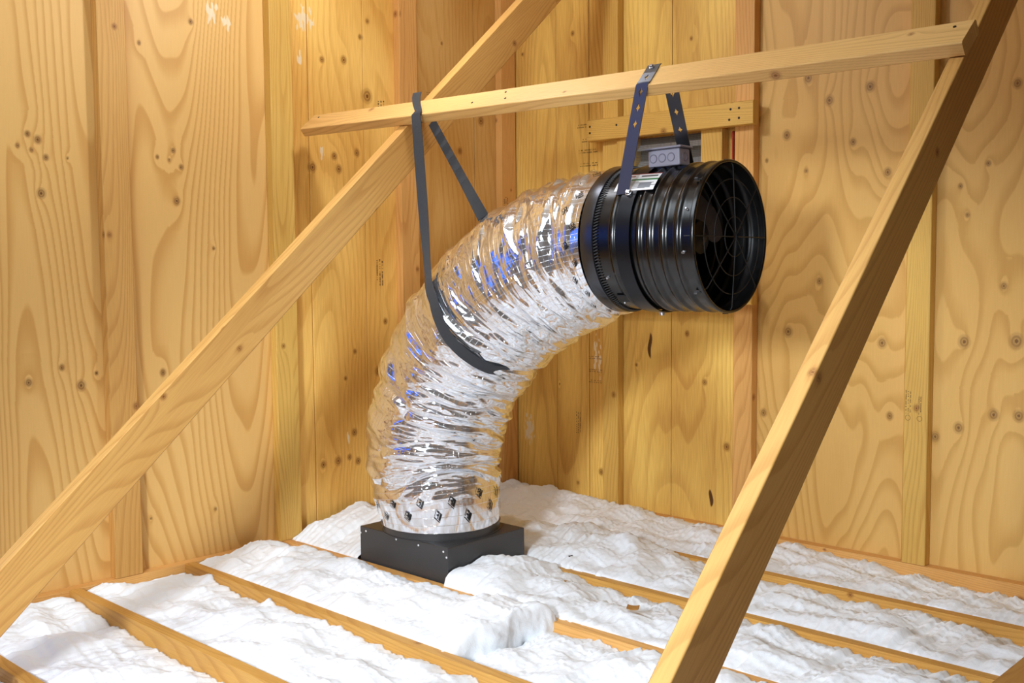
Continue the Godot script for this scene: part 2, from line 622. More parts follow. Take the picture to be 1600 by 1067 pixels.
func rail(called: String, parent: Node, lo: Vector3, hi: Vector3, mat: Material, bev := 0.003) -> MeshInstance3D:
	# a lying board between two corners, grain along its longer horizontal side
	var s := hi - lo
	if s.x >= s.z: return obj(called, board(s.x, s.y, s.z, bev), mat, parent, Transform3D(Basis(), (lo + hi) / 2.0))
	return obj(called, board(s.z, s.y, s.x, bev), mat, parent, Transform3D(Basis(Vector3.BACK, Vector3.UP, Vector3.LEFT), (lo + hi) / 2.0))


func build_walls() -> void:
	var top := 2.75
	var wl := base("wall_left")
	tag(wl, "left wall of pale varnished plywood between wooden studs", "", "", "structure")
	# unseen opening, added so that foil and straps reflect blue sky
	slab("wall_core", Vector3(-0.12, -0.16, -0.12), Vector3(-0.0125, top + 0.1, 2.75), mats.black_gap, wl)
	slab("wall_core", Vector3(-0.12, -0.16, 4.8), Vector3(-0.0125, top + 0.1, 6.1), mats.black_gap, wl)
	slab("wall_core", Vector3(-0.12, -0.16, 2.75), Vector3(-0.0125, 0.3, 4.8), mats.black_gap, wl)
	slab("wall_core", Vector3(-0.12, 1.9, 2.75), Vector3(-0.0125, top + 0.1, 4.8), mats.black_gap, wl)
	var lite := {"light": Color(0.90, 0.72, 0.43), "dark": Color(0.77, 0.55, 0.27), "ax": 1.7, "ay": 0.2, "amp": 12.0, "lin": 28.0, "wob": 0.28, "str": 0.55, "fib": 0.04, "blot": 0.08}
	var a := lite.duplicate()
	a.knots = [Vector3(2.108, 1.401, 0.008), Vector3(2.078, 1.386, 0.01), Vector3(2.139, 1.364, 0.006), Vector3(2.098, 1.354, 0.006), Vector3(2.055, 1.334, 0.008), Vector3(1.988, 1.337, 0.004), Vector3(2.073, 1.225, 0.012), Vector3(2.134, 0.653, 0.01), Vector3(2.031, 0.691, 0.008), Vector3(1.971, 0.63, 0.013), Vector3(1.92, 0.665, 0.006)]
	var t0 := wood("ply_left_near", grain(3, 1.84, 2.46, 0.0, 2.4, 440, 400, a), Color.WHITE, 0.5)
	var b := lite.duplicate()
	b.knots = [Vector3(1.634, 1.385, 0.008), Vector3(1.692, 1.36, 0.006), Vector3(1.649, 1.353, 0.005), Vector3(1.606, 1.332, 0.008), Vector3(1.626, 1.219, 0.011), Vector3(1.554, 1.817, 0.008), Vector3(1.744, 1.721, 0.006), Vector3(1.491, 1.062, 0.005), Vector3(1.696, 0.649, 0.01), Vector3(1.756, 0.166, 0.004), Vector3(1.513, 0.156, 0.005)]
	b.smear_glare = [Color(1.476, 1.86, 0.03, 0.05), Color(1.42, 1.835, 0.025, 0.03)]  # both patches are lamp glare on the varnish, painted into the colour
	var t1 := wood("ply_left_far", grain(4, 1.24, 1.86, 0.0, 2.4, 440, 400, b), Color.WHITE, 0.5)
	var gold := {"light": Color(0.87, 0.68, 0.36), "dark": Color(0.71, 0.48, 0.19), "ax": 2.4, "ay": 0.4, "amp": 5.0, "lin": 22.0, "wob": 0.3, "str": 0.28, "fib": 0.2, "blot": 0.5, "knot": Color(0.42, 0.24, 0.08)}
	var c := gold.duplicate()
	c.knots = [Vector3(0.802, 1.938, 0.008), Vector3(0.835, 1.872, 0.008), Vector3(1.021, 1.763, 0.01), Vector3(0.917, 1.775, 0.012), Vector3(0.809, 1.652, 0.02), Vector3(0.971, 1.411, 0.012), Vector3(0.951, 1.364, 0.013), Vector3(0.861, 1.431, 0.012), Vector3(1.074, 1.364, 0.014), Vector3(0.734, 0.777, 0.01),
		Vector3(0.888, 0.667, 0.008), Vector3(0.937, 0.566, 0.007), Vector3(0.778, 0.581, 0.014), Vector3(0.898, 0.352, 0.012), Vector3(0.981, 0.251, 0.014), Vector3(0.925, 0.258, 0.01), Vector3(1.053, 0.246, 0.012), Vector3(0.882, 0.237, 0.012)]
	c.smear_glare = [Color(1.095, 1.9, 0.05, 0.05), Color(1.113, 1.75, 0.02, 0.035), Color(1.03, 1.42, 0.015, 0.03), Color(0.93, 0.33, 0.008, 0.03)]  # the topmost patch is lamp glare painted into the colour
	c.light = Color(0.94, 0.74, 0.39)
	c.dark = Color(0.78, 0.54, 0.23)
	var t2 := wood("boards_left", grain(5, 0.62, 1.24, 0.0, 2.4, 420, 380, c), Color.WHITE, 0.42)
	var d := gold.duplicate()
	d.light = Color(0.82, 0.63, 0.35)
	d.knots = [Vector3(0.188, 1.614, 0.016), Vector3(0.311, 1.477, 0.012), Vector3(0.41, 1.909, 0.006), Vector3(0.389, 1.036, 0.01), Vector3(0.2, 0.7, 0.012)]
	var t3 := wood("boards_left_far", grain(6, 0.0, 0.62, 0.0, 2.4, 380, 330, d), Color.WHITE, 0.45)
	sheath(wl, true, 0.0, 0.225, -0.14, top, t3, [0.0, 0.62, 0.0, 2.4])
	sheath(wl, true, 0.225, 0.62, -0.14, top, t3, [0.0, 0.62, 0.0, 2.4])
	sheath(wl, true, 0.62, 0.827, -0.14, top, t2, [0.62, 1.24, 0.0, 2.4])
	sheath(wl, true, 0.827, 1.084, -0.14, top, t2, [0.62, 1.24, 0.0, 2.4], 0.0015)
	sheath(wl, true, 1.084, 1.235, -0.14, top, t2, [0.62, 1.24, 0.0, 2.4])
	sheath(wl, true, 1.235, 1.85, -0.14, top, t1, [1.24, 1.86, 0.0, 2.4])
	sheath(wl, true, 1.85, 2.46, -0.14, top, t0, [1.84, 2.46, 0.0, 2.4])
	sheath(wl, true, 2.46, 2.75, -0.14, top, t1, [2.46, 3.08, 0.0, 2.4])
	for k in 2:
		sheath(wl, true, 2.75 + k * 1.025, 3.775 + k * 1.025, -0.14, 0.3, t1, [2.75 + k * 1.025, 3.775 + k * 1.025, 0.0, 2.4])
		sheath(wl, true, 2.75 + k * 1.025, 3.775 + k * 1.025, 1.9, top, t0, [2.75 + k * 1.025, 3.775 + k * 1.025, 0.0, 2.4])
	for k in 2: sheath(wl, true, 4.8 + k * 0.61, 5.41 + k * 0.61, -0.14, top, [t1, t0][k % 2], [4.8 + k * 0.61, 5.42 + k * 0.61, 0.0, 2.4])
	post("wall_stud", wl, Vector3(0.0, 0.001, 0.008), Vector3(0.038, top, 0.098), mats.lumber_pink)
	post("wall_stud", wl, Vector3(0.0, 0.001, 0.578), Vector3(0.038, top, 0.672), mats.lumber_pink)
	var s2 := post("wall_stud", wl, Vector3(0.0, 0.001, 1.178), Vector3(0.038, top, 1.272), mats.lumber_yellow)
	tag(s2, "pale yellow stud")
	post("wall_stud", wl, Vector3(0.0, 0.001, 1.805), Vector3(0.038, top, 1.9), mats.lumber_golden)
	for z: float in [2.43, 2.65, 4.81, 5.5]: post("wall_stud", wl, Vector3(0.0, 0.001, z), Vector3(0.038, top, z + 0.09), mats.lumber)
	rail("bottom_plate", wl, Vector3(0.0, -0.1, 0.04), Vector3(0.039, 0.0, 6.0), mats.lumber_pink)

	var wb := base("wall_back")
	tag(wb, "back wall of golden boards and wild-figured plywood between wooden studs", "", "", "structure")
	slab("wall_core", Vector3(-0.12, -0.16, -0.12), Vector3(5.7, top + 0.1, -0.0125), mats.black_gap, wb)
	var e := gold.duplicate()
	e.light = Color(0.90, 0.72, 0.37)
	e.dark = Color(0.70, 0.48, 0.21)
	e.knots = [Vector3(0.36, 1.956, 0.009), Vector3(0.072, 1.91, 0.006), Vector3(0.383, 0.065, 0.007), Vector3(0.506, 0.128, 0.012), Vector3(0.277, 0.482, 0.004)]
	e.smear_glare = [Color(0.476, 0.62, 0.012, 0.1), Color(0.5, 0.6, 0.01, 0.1), Color(0.10, 0.27, 0.035, 0.08)]
	var t4 := wood("boards_back", grain(7, 0.0, 0.62, 0.0, 2.4, 420, 380, e), Color.WHITE, 0.45)
	var f := gold.duplicate()
	f.light = Color(0.90, 0.73, 0.38)
	f.dark = Color(0.71, 0.50, 0.23)
	f.knots = [Vector3(0.932, 0.726, 0.009), Vector3(1.015, 0.542, 0.01), Vector3(1.116, 0.303, 0.013), Vector3(0.689, 0.59, 0.006), Vector3(0.946, 1.848, 0.006)]
	f.streak = [Color(0.758, 0.671, 0.0095, 0.056), Color(1.046, 0.096, 0.0095, 0.036)]
	var t5 := wood("boards_back_far", grain(8, 0.6, 1.22, 0.0, 2.4, 420, 380, f), Color.WHITE, 0.45)
	var wild := {"light": Color(0.88, 0.70, 0.40), "dark": Color(0.74, 0.54, 0.25), "ax": 2.1, "ay": 0.75, "amp": 4.6, "lin": 5.0, "wob": 0.4, "str": 0.44, "fib": 0.06, "blot": 0.14, "knot": Color(0.45, 0.31, 0.15)}
	var g := wild.duplicate()
	g.knots = [Vector3(1.433, 1.64, 0.015), Vector3(1.514, 1.554, 0.014), Vector3(1.661, 1.584, 0.014), Vector3(1.351, 1.45, 0.014), Vector3(1.603, 1.405, 0.011), Vector3(1.728, 1.295, 0.012), Vector3(1.428, 1.319, 0.007), Vector3(1.485, 0.932, 0.011), Vector3(1.271, 1.366, 0.006), Vector3(1.365, 0.75, 0.015), Vector3(1.719, 0.725, 0.014), Vector3(1.75, 0.48, 0.011), Vector3(1.267, 0.447, 0.012)]
	var t6 := wood("ply_back", grain(21, 1.2, 1.84, 0.0, 2.4, 460, 420, g), Color.WHITE, 0.5)
	var i := wild.duplicate()
	i.knots = [Vector3(1.987, 0.741, 0.016), Vector3(2.147, 0.75, 0.018), Vector3(2.084, 0.515, 0.014), Vector3(2.16, 0.518, 0.014), Vector3(1.975, 0.463, 0.014), Vector3(1.9, 0.426, 0.012), Vector3(2.13, 1.538, 0.012), Vector3(2.049, 1.302, 0.008), Vector3(1.964, 1.236, 0.007), Vector3(1.988, 1.144, 0.007), Vector3(2.105, 0.92, 0.01)]
	var t7 := wood("ply_back_near", grain(22, 1.82, 2.46, 0.0, 2.4, 460, 420, i), Color.WHITE, 0.5)
	sheath(wb, false, 0.0, 0.265, -0.14, top, t4, [0.0, 0.62, 0.0, 2.4])
	sheath(wb, false, 0.265, 0.445, -0.14, top, t4, [0.0, 0.62, 0.0, 2.4], 0.0015)
	sheath(wb, false, 0.445, 0.585, -0.14, top, t4, [0.0, 0.62, 0.0, 2.4])
	sheath(wb, false, 0.585, 0.86, -0.14, top, t5, [0.6, 1.22, 0.0, 2.4])
	sheath(wb, false, 0.86, 1.2, -0.14, top, t5, [0.6, 1.22, 0.0, 2.4], 0.001)
	sheath(wb, false, 1.2, 1.835, -0.14, top, t6, [1.2, 1.84, 0.0, 2.4])
	sheath(wb, false, 1.835, 2.45, -0.14, top, t7, [1.82, 2.46, 0.0, 2.4])
	for k in 6: sheath(wb, false, 2.45 + k * 0.61, minf(3.06 + k * 0.61, 5.6), -0.14, top, [t6, t7][k % 2], [2.45 + k * 0.61, 3.09 + k * 0.61, 0.0, 2.4])
	var q := post("wall_stud", wb, Vector3(0.546, 0.001, 0.0), Vector3(0.626, top, 0.04), mats.lumber_yellow, 0.005)
	tag(q, "pale yellow stud")
	post("wall_stud", wb, Vector3(1.162, 0.001, 0.0), Vector3(1.243, top, 0.04), mats.lumber_pink, 0.004)
	post("wall_stud", wb, Vector3(1.811, 0.001, 0.0), Vector3(1.893, top, 0.04), mats.lumber_yellow, 0.005)
	for k in 5: post("wall_stud", wb, Vector3(2.43 + k * 0.62, 0.001, 0.0), Vector3(2.512 + k * 0.62, top, 0.04), mats.lumber)
	rail("bottom_plate", wb, Vector3(0.04, -0.1, 0.0), Vector3(5.6, 0.0, 0.041), mats.lumber_pink)
	# the two walls behind the camera, out of view
	var wr := base("wall_right")
	tag(wr, "plain wall out of view on the right", "", "", "structure")
	slab("wall_core", Vector3(5.6, -0.16, 0.0), Vector3(5.7, top + 0.1, 6.1), mats.pale_board, wr)
	var wf := base("wall_front")
	tag(wf, "plain wall out of view behind the camera", "", "", "structure")
	slab("wall_core", Vector3(0.0, -0.16, 6.0), Vector3(5.6, top + 0.1, 6.1), mats.pale_board, wf)


func build_floor() -> void:
	var fl := base("floor")
	tag(fl, "attic floor of wooden joists over the ceiling board below", "", "", "structure")
	slab("ceiling_board", Vector3(0.0, -0.16, 0.0), Vector3(5.6, -0.142, 6.0), mats.drywall, fl)
	for z in [2.81, 3.21, 3.61, 4.01]: rail("joist", fl, Vector3(0.0395, -0.14, z), Vector3(5.58, 0.0, z + JOIST_W), mats.lumber_joist, 0.002)
	for k in JOIST_FAR.size():
		var z: float = JOIST_FAR[k]
		rail("joist", fl, Vector3(0.0395, -0.14, z), Vector3(5.58, 0.0, z + JOIST_W), mats.lumber_joist if k != 3 else mats.lumber_pink, 0.002)


func build_roof() -> void:
	var c := base("ceiling")
	tag(c, "roof deck boards out of view above", "", "", "structure")
	slab("added_shade_board", Vector3(1.5, 1.81, 1.16), Vector3(5.59, 2.749, 1.2), mats.lumber_golden, c)  # unseen board added to shade the upper right of the back wall
	for k in 14: slab("deck_board", Vector3(-0.1, 2.75, -0.1 + k * 0.445), Vector3(5.7, 2.79, 0.343 + k * 0.445), mats.pale_board, c)


# ==================================================================== timbers
func build_timbers() -> void:
	# left brace: one board from the floor up to the back wall, its narrow edge up
	var dl := Vector3(-0.0404, 0.6512, -0.7578).normalized()
	brace("diagonal_brace", Vector3(0.7462, 0.4211, 2.3860), dl, 0.044, 0.1155, -0.515, 2.95, mats.lumber_golden, "long wooden brace rising from lower left behind the beam to the top of the frame")
	var dr := Vector3(-0.0422, 0.6507, -0.7582).normalized()
	brace("diagonal_brace", Vector3(2.4943, 0.4588, 2.3417), dr, 0.0335, 0.0995, -0.585, 2.95, mats.lumber_golden, "steep wooden brace in front on the right with a shaded broad side")
	# the beam, nailed flat across both braces
	var a := Vector3(0.118, 1.481, 1.207)
	var b := Vector3(2.436, 1.437, 1.255)
	var n := Vector3(0, 0.7584, 0.6518)
	var d := (b - a).normalized()
	var w := Vector3(0, 0.6518, -0.7584)
	var bs := along(d, n)
	if bs.z.dot(w) < 0: pass
	var width := 0.087
	var thick := 0.034
	var mid := (a + b) / 2.0 - n * thick / 2.0 + w * width / 2.0
	var sag := Vector3(0, 0, 0.009 if bs.z.dot(w) < 0 else -0.009)
	var t := obj("cross_beam", board(a.distance_to(b), thick, width, 0.004, sag, 16), mats.lumber, null, Transform3D(bs, mid))
	tag(t, "light wooden beam lying across both diagonal braces with the straps hung over it", "beam")
	var k := 0
	for q in [0.02, 0.375, 0.425, 0.435, 0.985]:
		k += 1
		var p: Vector3 = a.lerp(b, q) + w * (0.03 + 0.035 * (k % 2)) + n * 0.0005 - w * 0.009 * 4.0 * q * (1.0 - q)
		obj("nail_head", lathe([Vector2(-0.003, 0.0), Vector2(-0.003, 0.0035), Vector2(0.0008, 0.0035), Vector2(0.001, 0.0)], 10), mats.nail, t, t.transform.affine_inverse() * Transform3D(along(n, d), p))


# A board whose upper near edge runs through p along d; its narrow face (width nw) looks up and towards the camera, its broad face (ww) towards +x.
func brace(called: String, p: Vector3, d: Vector3, nw: float, ww: float, t0: float, t1: float, mat: Material, label: String) -> void:
	var n := Vector3(0, 0.7584, 0.6518)
	n = (n - d * n.dot(d)).normalized()
	var side := d.cross(n).normalized()
	if side.x < 0: side = -side
	var mid := p + d * (t0 + t1) / 2.0 - side * nw / 2.0 - n * ww / 2.0
	# board(): y = thickness, z = width
	var bs := Basis(d, side, d.cross(side))
	var o := obj(called, board(t1 - t0, nw, ww, 0.0035), mat, null, Transform3D(bs, mid))
	tag(o, label, "brace")


# ==================================================================== gable vent
func build_vent() -> void:
	var v := base("wall_vent", Vector3(0.87, 1.2, 0.0))
	tag(v, "screened louvre vent in a wooden frame on the back wall behind the fan", "vent")
	var o := -v.position
	var at := func(lo: Vector3, hi: Vector3) -> Array: return [lo + o, hi + o]
	var hd := base("frame", Vector3.ZERO, v)
	rail("header_board", hd, Vector3(0.497, 1.492, 0.0415) + o, Vector3(1.262, 1.577, 0.079) + o, mats.lumber_yellow, 0.004)
	rail("sill_board", hd, Vector3(0.497, 0.846, 0.0415) + o, Vector3(1.262, 0.905, 0.079) + o, mats.lumber_yellow, 0.004)
	post("trimmer", hd, Vector3(0.632, 0.91, 0.002) + o, Vector3(0.712, 1.4915, 0.056) + o, mats.lumber_yellow)
	post("trimmer", hd, Vector3(1.022, 0.91, 0.002) + o, Vector3(1.115, 1.4915, 0.048) + o, mats.lumber_yellow)
	obj("foam_strip", rounded_box(Vector3(0.008, 0.56, 0.03), 0.002), mats.red_foam, v, Transform3D(Basis(), Vector3(1.152, 1.2, 0.02) + o))
	slab("backing", Vector3(0.713, 0.915, 0.002) + o, Vector3(1.021, 1.49, 0.006) + o, plain("vent_dark", Color(0.33, 0.32, 0.30), 0.6), v)
	for k in 9:
		var y := 0.94 + k * 0.064
		obj("louvre_slat", rounded_box(Vector3(0.304, 0.032, 0.0016), 0.0006), mats.galvanized, v, Transform3D(Basis(Vector3.RIGHT, deg_to_rad(-38)), Vector3(0.867, y, 0.02) + o))
	var st := new_st()
	for k in 48: tube_into(st, [Vector3(0.716 + k * 0.0064, 0.92, 0.034) + o, Vector3(0.716 + k * 0.0064, 1.488, 0.034) + o], 0.0006, 4)
	for k in 88: tube_into(st, [Vector3(0.714, 0.922 + k * 0.0064, 0.0345) + o, Vector3(1.02, 0.922 + k * 0.0064, 0.0345) + o], 0.0006, 4)
	tag(obj("wire_screen", st.commit(), plain("screen_wire", Color(0.45, 0.45, 0.43), 0.5, 0.2), v), "", "", "", "stuff")
	for p in [Vector3(0.515, 1.55, 0), Vector3(0.515, 1.525, 0), Vector3(1.17, 1.552, 0), Vector3(1.205, 1.553, 0), Vector3(1.165, 1.515, 0), Vector3(1.205, 1.518, 0), Vector3(0.96, 1.53, 0), Vector3(0.65, 1.545, 0)]:
		obj("nail_head", lathe([Vector2(-0.002, 0.0), Vector2(-0.002, 0.0045), Vector2(0.0006, 0.0045), Vector2(0.0008, 0.0)], 10), mats.nail, v, Transform3D(Basis(Vector3.UP, -PI / 2.0), Vector3(p.x, p.y, 0.0792) + o))


# ==================================================================== insulation
func batt(called: String, label: String, x0: float, x1: float, zf: float, zn: float, hf: Array, hn: Array, bulge: float, sd: int, bumps := [], ragged0 := 0.0, ragged1 := 0.0) -> void:
	# hf, hn: heights along the far and near long edge, given at even steps from x0 to x1
	var step := 0.0056
	var nx := int((x1 - x0) / step) + 1
	var nz := int((zn - zf) / step) + 1
	var n1 := noise(sd)
	var n2 := noise(sd + 1, FastNoiseLite.TYPE_SIMPLEX_SMOOTH, true, 3)
	var n3 := noise(sd + 2)
	var P := PackedVector3Array()
	var cols := nz + 5
	var e0 := 6 if ragged0 > 0.0 else 1
	var e1 := 6 if ragged1 > 0.0 else 1
	P.resize((nx + e0 + e1) * cols)
	var at := 0
	for i in range(-e0, nx + e1):
		var fx := clampf(float(i) / (nx - 1), 0.0, 1.0)
		var x := x0 + (x1 - x0) * fx
		var far := sample(hf, fx) + 0.016 * n2.get_noise_2d(x * 9.0, 3.0) + 0.006 * n3.get_noise_2d(x * 45.0, 9.0) + 0.004 * n3.get_noise_2d(x * 95.0, 29.0)
		var near := sample(hn, fx) + 0.012 * n2.get_noise_2d(x * 8.0, 13.0) + 0.005 * n3.get_noise_2d(x * 40.0, 19.0) + 0.003 * n3.get_noise_2d(x * 95.0, 39.0)
		for j in range(-2, nz + 3):
			var f := clampf(float(j) / (nz - 1), 0.0, 1.0)
			var z := zf + (zn - zf) * f
			var xx := x
			if ragged0 > 0.0 and fx < 0.08: xx += ragged0 * (1.0 - fx / 0.08) * n1.get_noise_2d(z * 5.0, 5.0)
			if ragged1 > 0.0 and fx > 0.92: xx += ragged1 * (fx - 0.92) / 0.08 * n1.get_noise_2d(z * 5.0, 7.0)
			var h := lerpf(far, near, smoothstep(0.0, 1.0, f))
			h += bulge * pow(sin(PI * f), 0.6)
			var inner := minf(1.0, minf(f, 1.0 - f) * 5.0)
			var big := n1.get_noise_2d(x * 5.0, z * 6.5)
			var fold := 1.0 - absf(n1.get_noise_2d(x * 9.0 + 0.6 * big, z * 13.0 + 9.0)) * 2.0
			h += (0.019 * big + 0.004 * fold * fold) * inner
			h += 0.0022 * n2.get_noise_2d(x * 17.0, z * 20.0) * (0.35 + 0.65 * inner)
			h += 0.0008 * n3.get_noise_2d(x * 60.0, z * 70.0)
			for b: Color in bumps:   # r = x, g = share across, b = height, a = radius
				var q := Vector2((x - b.r) / b.a, (f - b.g) * (zn - zf) / b.a).length()
				if q < 2.5: h += b.b * exp(-q * q * 1.4)
			if x > 2.41 and x < 2.59: h = minf(h, 0.008)   # pressed down under the walk board
			if j < 0 or j >= nz:
				# over the joist where the wool stands above it, else down its side
				var out := (-j if j < 0 else j - nz + 1)
				if h > 0.006 and not (j < 0 and zf < 0.1):
					z += (-1.0 if j < 0 else 1.0) * out * 0.008 * minf(1.0, h / 0.02)
					h = lerpf(h, 0.0012, 0.25 * out * out)
				else: h -= 0.012 * out
			var over := maxi(-i, i - nx + 1)
			if over > 0 and ((i < 0 and ragged0 > 0.0) or (i >= nx and ragged1 > 0.0)):
				# the cut end: rounds over, then a lumpy face down to the ceiling board
				var g := over / 6.0
				h = lerpf(h, -0.13, pow(g, 1.6))
				xx += (-1.0 if i < 0 else 1.0) * (0.011 * sin(PI * minf(g * 1.3, 1.0)) + 0.012 * n2.get_noise_2d(z * 9.0, g * 2.2 + 30.0))
			P[at] = Vector3(xx, maxf(h, -0.135), z)
			at += 1
	var N := PackedVector3Array()
	var U := PackedVector2Array()
	var I := PackedInt32Array()
	N.resize(P.size())
	U.resize(P.size())
	var rows := nx + e0 + e1
	for i in rows:
		for j in cols:
			var k := i * cols + j
			var dx := P[mini(i + 1, rows - 1) * cols + j] - P[maxi(i - 1, 0) * cols + j]
			var dz := P[i * cols + mini(j + 1, cols - 1)] - P[i * cols + maxi(j - 1, 0)]
			var nn := dz.cross(dx)
			N[k] = nn.normalized() if nn.length_squared() > 1e-14 else Vector3.UP
			U[k] = Vector2(P[k].x, P[k].z)
			if i < rows - 1 and j < cols - 1:
				I.append_array(PackedInt32Array([k, k + cols, k + 1, k + 1, k + cols, k + cols + 1]))
	var ar := []
	ar.resize(Mesh.ARRAY_MAX)
	ar[Mesh.ARRAY_VERTEX] = P
	ar[Mesh.ARRAY_NORMAL] = N
	ar[Mesh.ARRAY_TEX_UV] = U
	ar[Mesh.ARRAY_INDEX] = I
	var me := ArrayMesh.new()
	me.add_surface_from_arrays(Mesh.PRIMITIVE_TRIANGLES, ar)
	tag(obj(called, me, mats.wool), label, "insulation", "white wool batts between the floor joists")


func sample(a: Array, f: float) -> float:
	var s := f * (a.size() - 1)
	var k := mini(int(s), a.size() - 2)
	return lerpf(a[k], a[k + 1], smoothstep(0.0, 1.0, s - k))


func build_insulation() -> void:
	var J := JOIST_FAR
	var w := JOIST_W
	batt("insulation_batt", "white insulation in the near left corner below the foot of the left brace", 0.042, 3.0, J[0] + w, 2.81, [-0.04, -0.03, -0.03], [-0.02, -0.02], 0.01, 90)
	batt("insulation_batt", "white insulation at the lower left between the two nearest joists", 0.042, 3.1, J[1] + w, J[0], [-0.03, -0.06, -0.05, -0.045, -0.05, -0.05], [-0.015, -0.015], 0.015, 101)
	batt("insulation_batt", "white insulation strip from the left wall to the bottom centre, beside the third joist", 0.042, 3.2, J[2] + w, J[1], [-0.03, -0.035, -0.02, -0.035, -0.02, -0.04, -0.03, -0.03, -0.03], [-0.02, -0.012, -0.012], 0.014, 112, [Color(0.55, 0.03, 0.02, 0.03), Color(0.2, 0.0, 0.03, 0.04)])
	batt("insulation_batt", "thick white batt before the black box with a cut end", 0.042, 1.325, J[3] + w, J[2], [-0.02, 0.0, 0.0, -0.008, -0.004, 0.012, 0.03], [-0.02, -0.006, -0.006, 0.0], 0.03, 123, [Color(0.75, 0.25, 0.012, 0.1), Color(1.24, 0.35, 0.015, 0.12)], 0.0, 0.018)
	batt("insulation_batt", "white insulation right of the cut end of the thick batt", 1.335, 3.3, J[3] + w, J[2], [-0.03, 0.004, -0.015, -0.03, -0.03], [-0.02, -0.012], 0.012, 134, [], 0.02, 0.0)
	batt("insulation_batt", "small piece of white insulation between the left wall and the black box", 0.042, 0.424, J[4] + w, J[3], [0.06, 0.06, 0.03], [0.0, 0.0, 0.0], 0.035, 145, [Color(0.3, 0.3, 0.03, 0.1)])
	batt("insulation_batt", "white insulation right of the black box with loose bits on it", 0.874, 3.4, J[4] + w, J[3], [0.02, -0.035, -0.012, -0.02, -0.02, -0.03, -0.03], [0.03, -0.002, -0.006, -0.006], 0.02, 156, [Color(0.94, 0.6, 0.03, 0.09), Color(1.25, 0.1, 0.012, 0.05)])
	batt("insulation_batt", "white insulation behind the black box, one joist short of the back wall", 0.042, 3.5, J[5] + w, J[4], [0.0, 0.012, 0.02, -0.03, -0.02, -0.05, -0.05, -0.05], [0.02, 0.02, -0.006, -0.006, -0.006, -0.01], 0.02, 167, [Color(0.85, 0.15, 0.03, 0.09), Color(1.05, 0.3, 0.03, 0.09)])
	batt("insulation_batt", "white insulation against the foot of the back wall", 0.042, 3.5, 0.042, J[5], [0.03, 0.02, -0.005, -0.015, -0.045, -0.06, -0.065, -0.065], [0.01, 0.0, -0.006, -0.006, -0.01], 0.015, 178, [Color(0.25, 0.3, 0.02, 0.12)])


# ==================================================================== ceiling box
func build_box() -> void:
	var t := base("duct_box", Vector3(0.649, -0.14, 1.042))
	tag(t, "black metal box on the floor that carries the lower end of the foil duct", "box")
	var o := -t.position
	obj("body", rounded_box(Vector3(0.438, 0.255, 0.355), 0.003), mats.black_steel, t, Transform3D(Basis(), Vector3(0.649, -0.014, 1.0415) + o))
	var up := Basis(Vector3.UP, Vector3.RIGHT, Vector3.FORWARD)
	obj("collar", lathe([Vector2(0.0, 0.203), Vector2(0.002, 0.203), Vector2(0.003, 0.1985), Vector2(0.024, 0.1975), Vector2(0.026, 0.2), Vector2(0.029, 0.1985), Vector2(0.029, 0.19)], 96), mats.black_steel, t, Transform3D(up, Vector3(0.649, 0.1135, 1.042) + o))
	var rv := lathe([Vector2(-0.001, 0.0035), Vector2(0.0005, 0.0035), Vector2(0.0015, 0.002), Vector2(0.0018, 0.0)], 12)
	var face := Basis(Vector3.UP, -PI / 2.0)
	for p in [Vector3(0.463, 0.1, 0), Vector3(0.434, 0.09, 0), Vector3(0.62, 0.099, 0), Vector3(0.73, 0.099, 0), Vector3(0.848, 0.099, 0)]:
		obj("rivet", rv, mats.screw_white, t, Transform3D(face, Vector3(p.x, p.y, 1.2192) + o))
	obj("rivet", rv, mats.screw_white, t, Transform3D(face, Vector3(0.862, 0.083, 1.2192) + o))


# ==================================================================== foil duct
const DUCT := [[0.6485, 0.14, 0.2003], [0.6229, 0.3707, 0.228], [0.68, 0.5708, 0.2312], [0.7969, 0.743, 0.2347], [0.9489, 0.8806, 0.2328], [1.119, 0.9766, 0.2309], [1.2825, 1.0369, 0.2171], [1.4251, 1.0656, 0.2]]


func duct_at(s: float) -> Vector3:   # x, y, radius at s = 0..1
	var n := DUCT.size()
	var f := clampf(s, 0.0, 1.0) * (n - 1)
	var i := mini(int(f), n - 2)
	var u := f - i
	var k := []
	for q in range(-1, 3):
		var j: int = i + q
		if j < 0: k.append(Vector3(2.0 * DUCT[0][0] - DUCT[1][0], 2.0 * DUCT[0][1] - DUCT[1][1], 2.0 * DUCT[0][2] - DUCT[1][2]))
		elif j >= n: k.append(Vector3(2.0 * DUCT[n - 1][0] - DUCT[n - 2][0], 2.0 * DUCT[n - 1][1] - DUCT[n - 2][1], 2.0 * DUCT[n - 1][2] - DUCT[n - 2][2]))
		else: k.append(Vector3(DUCT[j][0], DUCT[j][1], DUCT[j][2]))
	return 0.5 * (2.0 * k[1] + (k[2] - k[0]) * u + (2.0 * k[0] - 5.0 * k[1] + 4.0 * k[2] - k[3]) * u * u + (3.0 * k[1] - k[0] - 3.0 * k[2] + k[3]) * u * u * u)


# [point, outward normal] on the duct; phi = 0 looks towards +z, 90 degrees to the outside of the bend.
func duct_surface(s: float, phi: float, off: float) -> Array:
	var c := duct_at(s)
	var d := duct_at(minf(s + 0.004, 1.0)) - duct_at(maxf(s - 0.004, 0.0))
	var t := Vector3(d.x, d.y, 0).normalized()
	if s < 0.05: t = t.lerp(Vector3.UP, 1.0 - s / 0.05).normalized()
	if s > 0.95: t = t.lerp(Vector3.RIGHT, (s - 0.95) / 0.05).normalized()
	var n := Vector3(-t.y, t.x, 0)
	var o := Vector3(0, 0, cos(phi)) + n * sin(phi)
	return [Vector3(c.x, c.y, 1.047) + o * (c.z + off), o]


